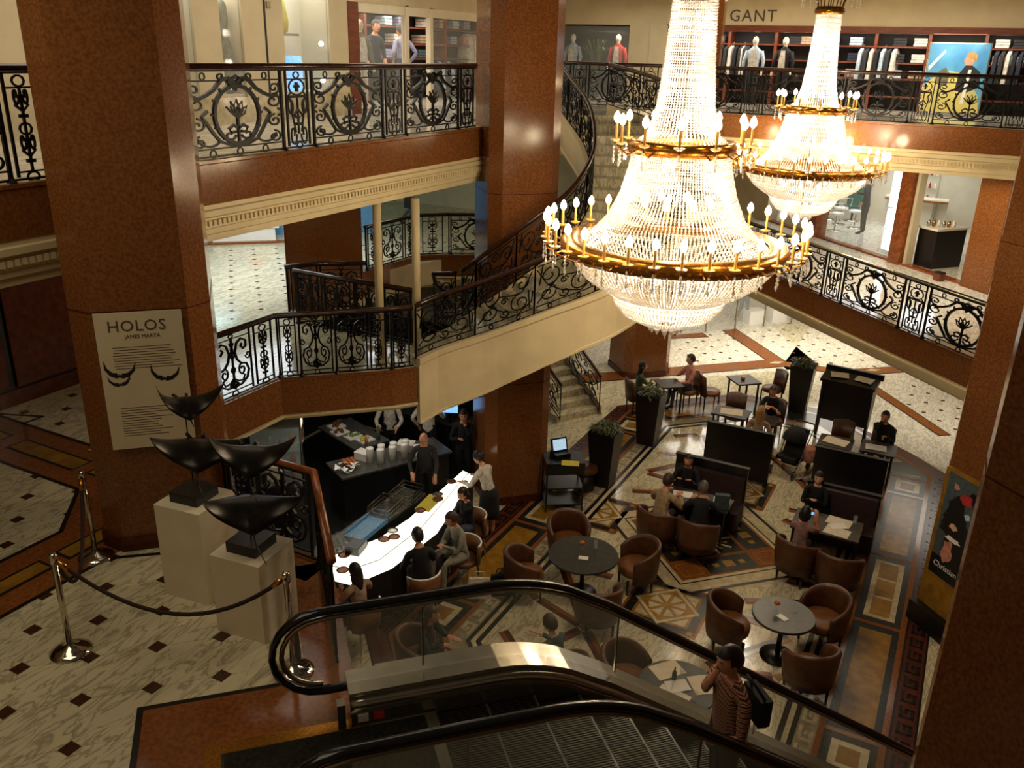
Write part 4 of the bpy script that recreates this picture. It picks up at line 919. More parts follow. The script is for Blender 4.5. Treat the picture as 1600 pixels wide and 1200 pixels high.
def bench(x0, x1, y, lab, part):
    o = empty('banquette', ((x0+x1)/2, y, 0)); tag(o, lab, 'bench'); w = (x1-x0)/2
    MB().box(-w, -.55, .08, w, 0, .44).build('seat', 'bench_fabric', o); MB().box(-w+.03, -.14, .44, w-.03, -.02, .98).build('back_cushion', 'bench_fabric', o)
    MB().box(-w, -.02, 0, w, .06, part).build('screen_panel', 'black_panel', o); MB().box(-w-.02, -.03, part, w+.02, .07, part+.03).build('top_rail', 'black_base', o)
bench(-4.18, -2.77, 15.2, 'dark upholstered bench with a black back screen, left of the two', 1.14); bench(-1.72, -.42, 15.62, 'dark upholstered bench with a black back screen, right of the two', 1.0)
def screen(x0, x1, y, h, lab):
    o = empty('partition_screen', ((x0+x1)/2, y, 0)); tag(o, lab, 'screen'); w = (x1-x0)/2
    MB().box(-w, -.03, .06, w, .03, h).build('panel', 'black_panel', o); MB().box(-w-.02, -.05, h, w+.02, .05, h+.03).build('top_rail', 'black_base', o)
    for s in (-1, 1): MB().box(s*(w-.05)-.03, -.1, 0, s*(w-.05)+.03, .1, .06).build('foot', 'black_base', o)
screen(-4.08, -2.68, 17.0, 1.18, 'black partition screen in front of the blonde woman'); screen(-1.82, -.46, 16.9, 1.18, 'black partition screen in front of the man drinking')
def planter(x, y, lab, seed, big=1.):
    o = empty('planter', (x, y, 0)); tag(o, lab, 'planter', 'tall dark planters'); a, b = .2, .29
    MB().add([(-a, -a, 0), (a, -a, 0), (a, a, 0), (-a, a, 0), (-b, -b, 1.24), (b, -b, 1.24), (b, b, 1.24), (-b, b, 1.24)], [(3, 2, 1, 0), (0, 1, 5, 4), (1, 2, 6, 5), (2, 3, 7, 6), (3, 0, 4, 7)]).build('pot', 'dark_wood', o)
    MB().box(-b+.02, -b+.02, 1.14, b-.02, b-.02, 1.19).build('soil', 'soil', o)
    r = random.Random(seed); mb = MB()
    for k in range(150):
        t = r.random()*2*PI; e = r.random(); l = .12+.1*r.random(); bx, by = .15*(r.random()-.5), .15*(r.random()-.5); dx, dy = math.cos(t), math.sin(t); h = 1.2+.15*r.random()*big; w = .024
        p = (bx+dx*.22*e, by+dy*.22*e, h); q = (p[0]+dx*l*.5, p[1]+dy*l*.5, h+.09*(1-e)); s_ = (p[0]+dx*l, p[1]+dy*l, h+.02-.06*e)
        mb.add([p, (q[0]-dy*w, q[1]+dx*w, q[2]), s_, (q[0]+dy*w, q[1]-dx*w, q[2])], [(0, 1, 2, 3)])
    for k in range(14): t = r.random()*2*PI; mb.tube([(0, 0, 1.18), (.12*math.cos(t), .12*math.sin(t), 1.3), (.2*math.cos(t), .2*math.sin(t), 1.36)], .005, 4)
    tag(mb.build('foliage', 'leaf', o), kind='stuff')
planter(-5.74, 15.35, 'tall dark planter with a leafy plant next to the payment stand', 1); planter(-5.62, 17.8, 'tall dark planter partly hiding the woman in green', 2); planter(-2.95, 21.75, 'tall dark planter with thin foliage behind the man in the black shirt', 3)
# host desk
hd = empty('host_desk', (-1.72, 20.3, 0), -.12); tag(hd, 'tall dark wooden host desk with papers on its sloping top', 'desk')
MB().box(-.55, -.03, .45, .55, .03, 1.42).build('front_panel', 'dark_wood', hd)
for s in (-1, 1): MB().add([(s*.55-.03, -.05, 0), (s*.55+.03, -.05, 0), (s*.55+.03, .02, 0), (s*.55-.03, .02, 0), (s*.55-.03, -.05, 1.42), (s*.55+.03, -.05, 1.42), (s*.55+.03, .45, 1.5), (s*.55-.03, .45, 1.5)], [(3, 2, 1, 0), (4, 5, 6, 7), (0, 1, 5, 4), (1, 2, 6, 5), (2, 3, 7, 6), (3, 0, 4, 7)]).build('side_panel', 'dark_wood', hd)
MB().add([(-.62, -.1, 1.4), (.62, -.1, 1.4), (.62, .5, 1.52), (-.62, .5, 1.52), (-.62, -.1, 1.46), (.62, -.1, 1.46), (.62, .5, 1.58), (-.62, .5, 1.58)], [(3, 2, 1, 0), (4, 5, 6, 7), (0, 1, 5, 4), (1, 2, 6, 5), (2, 3, 7, 6), (3, 0, 4, 7)]).build('sloping_top', 'dark_wood', hd)
MB().box(-.66, .46, 1.5, .66, .54, 1.64).build('back_rail', 'dark_wood', hd)
def sheet(x, y, z, w, h, yaw, m, name, lab, cat, group=None):
    o = MB().obox((0, 0, .002), (w/2, h/2, .002), 0).build(name, m, None, False, (x, y, z), yaw); return tag(o, lab, cat, group)
for x, y, yaw, l in ((-1.95, 20.5, .2, 'open pale menu on the left half of the host desk'), (-1.4, 20.45, -.3, 'white sheet of paper on the right half of the host desk')): 
    o = sheet(x, y, 1.545, .4, .24, yaw, 'paper', 'menu_sheet', l, 'paper', 'papers on the host desk'); o.rotation_euler.x = .2
# payment stand and round stools
ps = empty('payment_stand', (-6.1, 14.05, 0), .6); tag(ps, 'black service stand with a small till screen beside the column', 'stand')
MB().box(-.38, -.28, 1.02, .38, .28, 1.06).build('top', 'black_base', ps); MB().box(-.38, -.28, .82, .38, .28, 1.02).build('drawer', 'black_panel', ps)
for z in (.5, .14): MB().box(-.37, -.27, z, .37, .27, z+.03).build('shelf', 'black_panel', ps)
for sx in (-1, 1):
    for sy in (-1, 1): MB().box(sx*.36-.015, sy*.26-.015, 0, sx*.36+.015, sy*.26+.015, .82).build('leg', 'black_base', ps)
till = empty('till_screen', (-6.2, 14.1, 1.06), .9); tag(till, 'small till with a lit pale blue display on the service stand', 'till')
MB().box(-.16, -.14, 0, .16, .14, .08).build('base', 'black_base', till); o = MB().box(-.17, -.02, 0, .17, .02, .27).build('monitor', 'black_base', till, False, (0, .02, .08)); o.rotation_euler.x = -.35
MB().box(-.14, -.024, .03, .14, -.021, .24).build('display', 'screen_pale', o)
sheet(-5.88, 13.88, 1.062, .34, .22, .4, 'food_green', 'yellow_paper', 'yellow green sheets on the edge of the service stand', 'paper'); bpy.data.objects['yellow_paper'].active_material = None
MATS['yellow_paper'] = mat('yellow_paper', (206, 190, 70), (190, 172, 56), 12, .8); bpy.data.objects['yellow_paper'].data.materials.clear(); bpy.data.objects['yellow_paper'].data.materials.append(MATS['yellow_paper'])
def stool(x, y, lab):
    o = empty('round_stool', (x, y, 0)); tag(o, lab, 'stool', 'round brown stools by the service stand')
    MB().lathe([(.24, .4), (.27, .42), (.27, .5), (.24, .53), (.01, .54)], 20).build('seat', 'leather', o, True); MB().lathe([(.22, 0), (.22, .03), (.2, .4)], 16).build('base', 'dark_wood', o, True)
stool(-6.6, 15.0, 'round brown stool partly behind the service stand'); stool(-6.0, 14.95, 'round brown stool between the service stand and the planter')
# stroller
sr = empty('stroller', (-2.42, 18.0, 0), 2.9); tag(sr, 'black baby stroller with a raised hood parked behind the screens', 'stroller')
vs = []; 
for i in range(9):
    a = PI*.95*i/8
    for j in range(7): b = PI*j/6; vs.append((.26*math.cos(b), -.05-.3*math.cos(a)*math.sin(b)*.9, .72+.34*math.sin(a)*math.sin(b)))
MB().add(vs, [(i*7+j, i*7+j+1, i*7+8+j, i*7+7+j) for i in range(8) for j in range(6)]).build('hood', 'cloth_black', sr, True)
MB().add([(-.22, -.3, .95), (.22, -.3, .95), (.22, -.05, .42), (-.22, -.05, .42), (.2, .35, .45), (-.2, .35, .45), (-.2, -.36, .9), (.2, -.36, .9), (.2, -.08, .34), (-.2, -.08, .34), (.2, .36, .38), (-.2, .36, .38)], [(0, 1, 2, 3), (3, 2, 4, 5), (6, 9, 8, 7), (9, 11, 10, 8), (0, 3, 9, 6), (1, 7, 8, 2), (3, 5, 11, 9), (2, 8, 10, 4), (0, 6, 7, 1), (5, 4, 10, 11)]).build('seat', 'cloth_black', sr)
MB().box(-.17, -.3, .2, .17, .1, .32).build('basket', 'cloth_charcoal', sr)
for s in (-1, 1):
    MB().tube([(s*.25, .4, .1), (s*.25, 0, .45), (s*.25, -.42, .98), (s*.2, -.5, 1.02)], .012, 6).tube([(s*.25, -.35, .1), (s*.25, 0, .45)], .012, 6).build('frame', 'steel', sr, True)
    for y in (.4, -.35): o = MB().lathe([(.03, -.02), (.1, -.02), (.1, .02), (.03, .02)], 18).build('wheel', 'rubber', sr, False, (s*.27, y, .1)); o.rotation_euler = (0, PI/2, 0)
MB().tube([(-.2, -.5, 1.02), (.2, -.5, 1.02)], .016, 8).build('handle', 'rubber', sr)
tag(MB().lathe([(.01, 0), (.13, .02), (.14, .3), (.1, .36), (.02, .37)], 12).build('pink_bag', 'cloth_pink', None, True, (-2.05, 18.05, .3)), 'pink bag hung beside the black stroller', 'bag')
# small things on the tables
def vase(x, y, z, lab):
    o = empty('flower_vase', (x, y, z)); tag(o, lab, 'vase', 'small flower vases'); MB().lathe([(.03, 0), (.035, .05), (.02, .1), (.026, .13)], 12).build('vase', 'glass_clear', o, True)
    mb = MB(); mb.ball((0, 0, .15), (.05, .05, .035)); mb.build('flower', 'food_orange', o, True)
vase(-4.62, 11.58, .75, 'tiny vase with an orange flower on the large round table'); vase(-1.42, 11.5, .75, 'tiny vase with an orange flower on the smaller round table')
def glass_(x, y, z, lab, h=.16, m='glass_clear', name='drinking_glass'):
    o = tag(MB().lathe([(.03, 0), (.032, .004), (.036, h), (.034, h), (.03, .01), (.002, .01)], 12).build(name, m, None, True, (x, y, z)), lab, 'glass', 'glasses on the cafe tables')
glass_(-4.44, 11.75, .75, 'clear glass standing by the vase on the large round table'); glass_(-1.15, 11.62, .75, 'clear glass by the vase on the smaller round table'); glass_(-2.2, 9.35, .75, 'clear glass among the menus on the table behind the escalator'); glass_(-1.92, 9.0, .75, 'small glass at the bare edge of the menu table'); glass_(-3.4, 14.5, .75, 'glass beside the man in black'); glass_(-.75, 14.85, .75, 'glass at the end of the placemat table')
CG = 'menu cards and placemats'
for x, y, w, h, yaw, m, l in ((-4.5, 11.38, .16, .1, .3, 'white_paper', 'small white card beside the vase on the large round table'), (-1.3, 11.38, .16, .1, -.5, 'white_paper', 'small white card on the smaller round table'),
        (-2.42, 9.42, .42, .3, .9, 'paper', 'tan placemat at the back of the menu table'), (-2.2, 8.95, .42, .3, -.15, 'paper', 'tan placemat at the front of the menu table'), (-1.93, 9.36, .36, .28, -.9, 'paper', 'tan placemat on the right of the menu table'), (-2.2, 9.18, .3, .22, .7, 'white_paper', 'white menu card in the middle of the menu table'),
        (-1.0, 14.78, .42, .3, -.12, 'paper', 'tan placemat nearest the right bench'), (-.98, 14.4, .42, .3, -.12, 'paper', 'tan placemat nearest the empty tub chair'), (-1.0, 14.6, .3, .2, .6, 'white_paper', 'white menu lying across the two placemats'), (-3.75, 14.35, .36, .24, .3, 'white_paper', 'open blue and white booklet before the man in tan'), (-3.05, 14.5, .3, .2, .2, 'white_paper', 'white menu by the bench screen'),
        (-4.0, 18.85, .5, .36, .2, 'paper', 'spread menu on the table behind the left screen'), (-1.6, 18.4, .5, .36, -.2, 'paper', 'spread of papers on the table behind the right screen'), (-.8, 18.5, .42, .3, .1, 'white_paper', 'white papers before the man drinking')):
    sheet(x, y, .7505+(.0045 if m == 'white_paper' else 0), w, h, yaw, m, 'menu_card', l, 'card', CG)
for x, y, h, l in ((-2.28, 9.28, .2, 'dark bottle on the menu table'), (-3.5, 18.95, .24, 'dark bottle on the table of the blonde woman'), (-1.3, 18.5, .24, 'dark bottle beyond the right screen')):
    tag(MB().lathe([(.03, 0), (.032, .02), (.032, .6*h), (.012, .78*h), (.012, h)], 12).build('bottle', 'cloth_green', None, True, (x, y, .75)), l, 'bottle')
tag(MB().lathe([(.01, 0), (.05, .005), (.055, .08), (.05, .08)], 12).build('candle_cup', 'food_orange', None, True, (-4.3, 21.15, .75)), 'small orange cup on the empty square table', 'cup')
tag(MB().obox((0, 0, .14), (.13, .05, .14)).build('newspaper_bag', 'cloth_greyblue', None, False, (-2.98, 14.2, .75), .4), 'crumpled grey bag at the end of the long table', 'bag')
# ---------------------------------------------------------------- shops
# upper left: boutique windows and the clothing shop, wall plane x = -11.3
XW = -11.3
wu = struct(MB().box(XW-.25, -3, UZ, XW, 10.1, 9.9).build('wall_upper_left', 'wall_cream'))
for y0, y1 in ((10.62, 11.18), (11.68, 12.68), (13.94, 14.5)): MB().box(XW-.7, y0, UZ, XW, y1, 9.9).build('pilaster', 'wall_cream', wu)
MB().box(XW-.25, 10.1, 9.62, XW, 14.5, 9.9).build('header', 'wall_cream', wu); MB().box(XW-.25, 14.5, 9.28, XW+.02, 21.3, 9.9).build('header', 'wall_cream', wu); MB().box(XW-.4, 14.5, UZ, XW+.02, 14.82, 9.28).build('pier', 'shelf_wood', wu)
MB().box(XW-.02, 12.2, UZ, XW+.01, 12.24, 9.6).build('door_joint', 'shop_dark', wu); MB().box(XW-.01, 12.27, 9.05, XW+.03, 12.36, 9.15).build('wall_plate', 'steel', wu)
MB().box(XW-.25, 10.1, UZ, XW+.02, 14.5, 7.62).build('plinth', 'cream_inlay', wu)
def niche(y0, y1, n):
    w = struct(MB().box(XW-.75, y0-.05, 7.6, XW-.7, y1+.05, 9.65).build('window_%d' % n, 'white_paint'))
    MB().box(XW-.06, y0, 7.62, XW-.045, y1, 9.6).build('pane', 'glass_clear', w)
    MB().box(XW-.7, y0, 7.62, XW-.06, y1, 7.66).build('shelf', 'white_paint', w)
    return w
niche(10.1, 10.62, 1); niche(11.18, 11.68, 2); w3 = niche(12.68, 13.94, 3)
MB().box(XW-.6, 12.75, 8.62, XW-.15, 13.25, 8.66).build('glass_shelf', 'steel', w3)
def disp(x, y, z, prof, m, name, lab, cat='ornament', group='ornaments in the boutique windows'): return tag(MB().lathe(prof, 14).build(name, m, None, True, (x, y, z)), lab, cat, group)
disp(XW-.35, 12.98, 8.66, [(.06, 0), (.14, .03), (.16, .2), (.12, .42), (.1, .6)], 'yellow_paper', 'yellow_vase', 'tall yellow patterned vase on the glass shelf', 'vase'); disp(XW-.3, 12.84, 7.66, [(.06, 0), (.09, .05), (.09, .8), (.05, .86)], 'tray_blue', 'blue_bottle', 'tall pale blue glass bottle in the third window', 'bottle')
disp(XW-.3, 13.2, 7.66, [(.1, 0), (.17, .06), (.18, .5), (.16, .62)], 'screen_blue', 'blue_bag', 'bright blue rounded box in the third window', 'box'); disp(XW-.4, 11.32, 7.66, [(.08, 0), (.13, .1), (.13, .75), (.08, .8)], 'cloth_lilac', 'lilac_vase', 'lilac patterned vase in the narrow window', 'vase')
disp(XW-.3, 11.55, 7.66, [(.08, 0), (.12, .3), (.1, .75), (.05, .95), (.08, 1.15), (.07, 1.4), (.02, 1.5)], 'cloth_olive', 'flower_figure', 'tall flowered ornament standing in the narrow window', 'ornament')
for y, z in ((10.3, 8.7), (10.3, 7.9), (13.8, 8.5), (13.8, 7.85)): tag(MB().ball((0, 0, 0), .05).build('window_spotlight', 'lightbox', wu, True, (XW-.1, y, z)), 'small lit glass fixing')
lamp('window_lamp_a', 'AREA', (XW-.35, 11.43, 9.6), 9, COOL, .4); lamp('window_lamp_b', 'AREA', (XW-.35, 13.3, 9.6), 16, COOL, .9); lamp('window_lamp_c', 'AREA', (XW-.35, 10.36, 9.6), 7, COOL, .4)
# shop interior
sh = struct(MB().box(-14.1, 14.8, UZ, -14.0, 25.3, 9.9).build('wall_shop_left', 'shop_dark')); MB().box(-14.0, 14.8, UZ, XW-.3, 14.9, 9.3).build('side_wall', 'shelf_wood', sh)
for y in (16.5, 17.45): struct(MB().box(XW-.1, y-.06, UZ, XW+.02, y+.06, 9.3).build('trim_mullion', 'white_paint'))
struct(MB().box(XW-.06, 14.82, 9.1, XW, 21.3, 9.3).build('trim_shop_head', 'white_paint'))
for n, (y0, y1) in enumerate(((14.82, 16.44), (17.51, 19.6)), 4): struct(MB().box(XW-.05, y0, UZ, XW-.035, y1, 9.1).build('window_%d' % n, 'glass_clear'))
def shelf_unit(o0, yaw, L, lab, rows, n):
    """open wooden wall shelving: local x along the wall, y towards the shop floor"""
    o = empty('shop_shelving', o0, yaw); tag(o, lab, 'shelving'); MB().box(0, -.03, 0, L, 0, 2.2).build('back_panel', 'shop_dark', o)
    for i in range(n+1): MB().box(L*i/n-.04, 0, 0, L*i/n+.04, .45, 2.2).build('upright', 'shelf_wood', o)
    for z in rows: MB().box(0, 0, z-.02, L, .43, z+.02).build('shelf', 'shelf_wood', o)
    MB().box(0, 0, 2.05, L, .5, 2.25).build('cornice', 'shelf_wood', o); return o
FOLD = {}
def folded(x, y, z, yaw, m, lab, group):
    if m not in FOLD:
        mb = MB()
        for i in range(3): mb.obox((.01*(i % 2), 0, .04+i*.07), (.16, .15, .03))
        FOLD[m] = mb.mesh('folded_clothes', m)
    return tag(link('folded_clothes', FOLD[m], None, (x, y, z), yaw), lab, 'clothes', group)
HANG = {}
def hanging(x, y, z, yaw, m, lab, group):
    if m not in HANG:
        mb = MB(); mb.add([(-.22, -.04, -.1), (-.06, -.04, 0), (.06, -.04, 0), (.22, -.04, -.1), (.26, -.05, -.8), (-.26, -.05, -.8), (-.22, .04, -.1), (-.06, .04, 0), (.06, .04, 0), (.22, .04, -.1), (.26, .05, -.8), (-.26, .05, -.8)],
            [(0, 5, 4, 3, 2, 1), (6, 7, 8, 9, 10, 11), (0, 1, 7, 6), (1, 2, 8, 7), (2, 3, 9, 8), (3, 4, 10, 9), (4, 5, 11, 10), (5, 0, 6, 11)])
        mb.tube([(0, 0, 0), (0, 0, .06), (.03, 0, .09)], .006, 4); HANG[m] = mb.mesh('hanging_garment', m)
    return tag(link('hanging_garment', HANG[m], None, (x, y, z), yaw), lab, 'clothes', group)
shelf_unit((-13.95, 25.2, UZ), -PI/2, 9.0, 'wooden wall shelving of the upper left clothing shop', (1.0, 1.35, 1.75), 5)
lc = ['cloth_ice', 'cloth_lilac', 'cloth_beige', 'cloth_white', 'cloth_pink', 'cloth_greyblue']
for i, (y, z, m) in enumerate(((15.4, 1.78, 0), (16.0, 1.78, 1), (17.2, 1.78, 3), (17.9, 1.78, 2), (18.6, 1.78, 0), (19.2, 1.78, 1), (20.2, 1.78, 5), (18.5, 1.38, 1), (19.15, 1.38, 4), (17.0, 1.38, 2), (15.8, 1.38, 3), (15.4, 1.02, 1), (16.9, 1.02, 5))):
    folded(-13.7, y+3.6, UZ+z, PI/2, lc[m], 'folded %s clothes on the %s shelf of the upper left shop' % (lc[m][6:].replace('ice', 'pale blue').replace('greyblue', 'slate'), {1.78: 'top', 1.38: 'middle', 1.02: 'lower'}[z]), 'folded clothes in the upper left shop')
for i in range(7): hanging(-13.65, 22.9+i*.14, UZ+1.68, 0.1, 'cloth_white', 'white shirt hanging on the rail of the upper left shop', 'white shirts on the rail')
for i in range(7): hanging(-13.65, 21.2+i*.16, UZ+.95, 0.1, ['cloth_navy', 'cloth_ice', 'cloth_denim'][i % 3], 'trousers hanging below the shelves of the upper left shop', 'trousers in the upper left shop')
# upper back: shop with the sign
YB = 25.6
wb = struct(MB().box(-20, YB-.3, 9.24, 9, YB, 9.9).build('wall_upper_back', 'wall_cream'))
MB().box(-9.6, YB-.3, UZ, -8.95, YB, 9.24).build('pilaster', 'wall_cream', wb); MB().box(-8.95, YB-.35, UZ, -8.45, YB, 9.24).build('pier', 'wall_cream', wb); MB().box(-13.5, YB-.3, UZ, -11.95, YB, 9.24).build('pilaster', 'wall_cream', wb)
MB().box(-8.5, YB-.32, 9.1, 1.2, YB-.02, 9.26).build('head_trim', 'shelf_wood', wb); MB().box(1.0, YB-.3, UZ, 3, YB, 9.3).build('pier', 'shelf_wood', wb)
text_mesh('GANT', .42, 'ink', 'shop_sign', wb, face_mtx((-6.12, YB-.305, 9.36), 0), .012, 1.15)
struct(MB().box(-13, 27.4, UZ, 3, 27.5, 9.9).build('wall_shop_back', 'shop_dark'))
shelf_unit((.9, 26.9, UZ), PI, 9.2, 'long wooden wall shelving of the shop under the sign', (.35, .8, 1.2, 1.6), 7)
r = random.Random(5); bc = ['cloth_white', 'cloth_charcoal', 'cloth_ice', 'cloth_beige', 'cloth_navy']
for x0, x1, zs in ((-4.3, -3.4, (1.62, 1.22, .82)), (-2.6, -1.8, (1.62, 1.22, .82)), (-5.3, -4.7, (1.62,)), (-7.6, -7.2, (1.62, 1.22)), (-.2, .5, (1.62, 1.22))):
    for z in zs:
        for x in (x0+.15, x1-.15): cc = r.choice(bc); folded(x, 26.62, UZ+z, 0, cc, 'folded %s clothes on the %s shelf of the shop under the sign' % (cc[6:].replace('ice', 'pale blue'), {1.62: 'top', 1.22: 'middle', .82: 'lower'}[z]), 'folded clothes under the sign')
for x0, n, m in ((-7.15, 6, 1), (-3.35, 7, 2), (-6.55, 2, 0), (-.1, 5, 4)):
    for i in range(n): cc = [bc[m], 'cloth_charcoal', 'cloth_white', 'cloth_black'][i % 4]; hanging(x0+i*.14, 26.55, UZ+1.56, PI/2-.2, cc, '%s jacket hanging %s in the shop under the sign' % (cc[6:].replace('ice', 'pale blue'), {-7.15: 'left of the pale mannequin', -3.35: 'left of the bright picture', -6.55: 'behind the pale mannequin', -.1: 'right of the bright picture'}[x0]), 'jackets hanging under the sign')
def mannequin(x, y, z, yaw, jacket, legs, lab, h=1.0):
    o = empty('mannequin', (x, y, z), yaw); tag(o, lab, 'mannequin', 'shop mannequins')
    mb = MB(); ring_ = [(.16, .95, .1), (.15, 1.1, .1), (.19, 1.3, .115), (.21, 1.42, .1), (.1, 1.5, .07), (.055, 1.55, .055)]
    vs = [(a*math.cos(t), b*math.sin(t), zz) for a, zz, b in ring_ for t in [2*PI*k/14 for k in range(14)]]; mb.add(vs, [(i*14+j, i*14+(j+1)%14, i*14+14+(j+1)%14, i*14+14+j) for i in range(5) for j in range(14)])
    for s in (-1, 1): mb.tube([(s*.19, 0, 1.42), (s*.27, .0, 1.15), (s*.27, .08, .9)], [.06, .05, .04], 8)
    mb.build('jacket', jacket, o, True); mb = MB().ball((0, 0, 1.68), (.08, .1, .12), 12, 8).lathe([(.05, 1.52), (.05, 1.6)], 10)
    for s in (-1, 1): mb.ball((s*.27, .1, .84), (.03, .04, .07))
    mb.build('form', 'white_paint', o, True)
    MB().add([(-.06, .112, 1.45), (.06, .112, 1.45), (.09, .13, 1.2), (.1, .125, .97), (-.1, .125, .97), (-.09, .13, 1.2)], [(0, 1, 2, 5), (5, 2, 3, 4)]).build('shirt_front', 'cloth_white', o)
    mb = MB()
    for s in (-1, 1): mb.tube([(s*.08, 0, 1.0), (s*.09, .0, .5), (s*.09, 0, .06)], [.09, .07, .05], 8)
    mb.build('trousers', legs, o, True); MB().lathe([(.2, 0), (.2, .02), (.02, .03)], 16).build('stand', 'steel', o)
mannequin(-11.9, 15.65, UZ, -PI/2-.3, 'cloth_olive', 'cloth_white', 'mannequin in an olive jacket at the upper left shop window')
mannequin(-6.1, 25.9, UZ, PI, 'cloth_ice', 'cloth_charcoal', 'mannequin in a pale suit below the shop sign'); mannequin(-5.3, 26.0, UZ, PI-.2, 'cloth_black', 'cloth_black', 'mannequin in a black suit beside the pale one')
mannequin(-10.2, 26.0, UZ, PI, 'cloth_red', 'cloth_black', 'mannequin in a red jacket behind the palm leaves'); mannequin(-11.72, 26.1, UZ, PI, 'cloth_ice', 'cloth_denim', 'mannequin in pale clothes left of the palm leaves')
pm = empty('potted_palm', (-10.9, 25.95, UZ)); tag(pm, 'green potted palm in the upper shop window', 'plant'); MB().lathe([(.16, 0), (.2, .35)], 14).build('pot', 'black_base', pm, True)
mb = MB()
for k in range(16):
    t = 2*PI*k/16; l = .34+.2*(k % 3)*.5; P = [Vector((l*f*math.cos(t), l*f*math.sin(t)*.5, .35+1.35*math.sin(f*2.0)*(.8+.15*(k % 2)))) for f in (0, .25, .5, .75, 1)]
    mb.tube(P, [.012, .03, .045, .04, .004], 4, flat=(.25, 1))
tag(mb.build('fronds', 'leaf', pm), kind='stuff')
struct(MB().box(-11.95, YB-.2, UZ, -9.6, YB-.18, 9.2).build('window_6', 'glass_clear'))
sp = empty('shop_picture', (-1.65, 25.4, UZ)); tag(sp, 'large bright blue and yellow fashion picture standing in the shop', 'picture'); MB().box(0, 0, .05, 1.4, .06, 1.72).build('frame', 'steel', sp)
def pic(P, m, nm, d): MB().add([(x, -d, z) for x, z in P], [list(range(len(P)))]).build(nm, m, sp)
mat('pic_blue', (96, 170, 206), (60, 130, 180), 1.4, .4); mat('pic_yellow', (224, 204, 110), (196, 190, 120), 2, .4)
pic([(.03, .08), (1.37, .08), (1.37, 1.69), (.03, 1.69)], 'pic_blue', 'print', .002); pic([(.03, .08), (1.37, .08), (1.3, .5), (.9, 1.0), (.4, 1.1), (.03, .7)], 'pic_yellow', 'printed_sand', .003)
pic([(.75, .6), (1.0, .55), (1.3, .7), (1.25, 1.05), (1.05, 1.2), (.9, 1.2), (.78, 1.0)], 'cloth_charcoal', 'printed_jacket', .004); pic([(.88, 1.2), (1.04, 1.2), (1.1, 1.36), (1.02, 1.46), (.9, 1.44), (.84, 1.32)], 'skin', 'printed_face', .005); pic([(.9, 1.4), (1.12, 1.3), (1.14, 1.44), (1.0, 1.52), (.88, 1.48)], 'hair_blonde', 'printed_hair', .006)
pic([(.3, .75), (.55, .7), (.58, 1.0), (.46, 1.14), (.32, 1.05)], 'cloth_olive', 'printed_jacket', .004); pic([(.08, 1.05), (.4, 1.5), (.38, 1.56), (.06, 1.15)], 'white_paper', 'printed_sail', .004); pic([(.92, .3), (1.0, .3), (1.05, 1.1), (.98, 1.1)], 'white_paper', 'printed_shirt', .0055)
lamp('picture_lamp', 'AREA', (-1, 24.9, 9.0), 25, NEUT, 1.2, (.3, 0, 0))
# right middle gallery: salon front, plane x + y = 22.6
def sl(t, n, z=0): return (-3.73+R2*t+R2*n, 26.33-R2*t+R2*n, MZ+z)
sf = empty('salon_front', sl(0, 0), -PI/4); struct(sf, 'glazed salon front with orange wood posts on the right middle gallery'); HZ = 2.62
for t0, t1, m in ((-.55, -.1, 'orange_wood'), (3.05, 3.45, 'orange_wood'), (5.55, 6.4, 'orange_marble'), (-6, -2.6, 'wall_cream')): MB().box(t0, -.1, 0, t1, .3, HZ).build('post', m, sf)
for t0, t1 in ((-.1, 1.0), (1.02, 2.6), (-2.6, -.55)): MB().box(t0, .09, .05, t1, .105, HZ).build('pane', 'glass_clear', sf)
MB().box(-2.6, -.02, 0, 5.6, .2, .05).build('threshold', 'orange_wood', sf)
for t in (3.5, 5.45): MB().box(t, 0, 0, t+.1, .2, HZ).build('door_jamb', 'wall_cream', sf)
for i in range(4): MB().box(2.62, .02, .25+i*.55, 2.98, .2, .74+i*.55).build('light_box', 'lightbox', sf)
MB().box(2.6, .0, .1, 3.0, .22, 2.5).build('light_box_frame', 'glass', sf)
struct(slab('wall_salon_back', [(-6, 30.9), (2, 30.9), (2, 31), (-6, 31)], MZ, 6.25, 'white_paint'))
struct(slab('floor_salon', [sl(-2.4, .2)[:2], sl(5.5, .2)[:2], (1.0, 30.9), (-6, 30.9)], MZ-.01, MZ+.01, 'cream_marble_back'))
struct(slab('wall_salon_side', [sl(6.2, .3)[:2], sl(6.4, .3)[:2], sl(7.2, 6)[:2], sl(7.0, 6)[:2]], MZ, 6.25, 'wall_cream'))
def lobj(name, t, n, lab, cat, yaw=0, group=None, w=False): o = empty(name, (t, n, MZ+.01) if n > 20 else sl(t, n, .01), yaw if n > 20 else -PI/4+yaw); return tag(o, lab, cat, group)
for i, (t, n) in enumerate(((-3.85, 27.0), (-3.5, 27.7), (-4.1, 28.3), (-3.55, 28.9), (-3.05, 28.55))):
    o = lobj('salon_stool', t, n, ['white salon stool nearest the glass', 'white salon stool second from the glass', 'white salon stool third from the glass', 'white salon stool in front of the green chairs', 'pale salon stool beside the hairdresser'][i], 'stool', .3*i, 'salon stools')
    MB().lathe([(.2, .48), (.22, .5), (.22, .55), (.01, .57)], 16).build('seat', 'plate_white', o, True); MB().lathe([(.025, .02), (.025, .5)], 8).build('column', 'chrome', o, True); MB().lathe([(.2, 0), (.2, .02), (.03, .03)], 18).build('foot', 'chrome', o, True); MB().tube([(-.18, -.2, .58), (-.2, -.22, .85), (.2, -.22, .85), (.18, -.2, .58)], .014, 6).build('back_hoop', 'chrome', o, True)
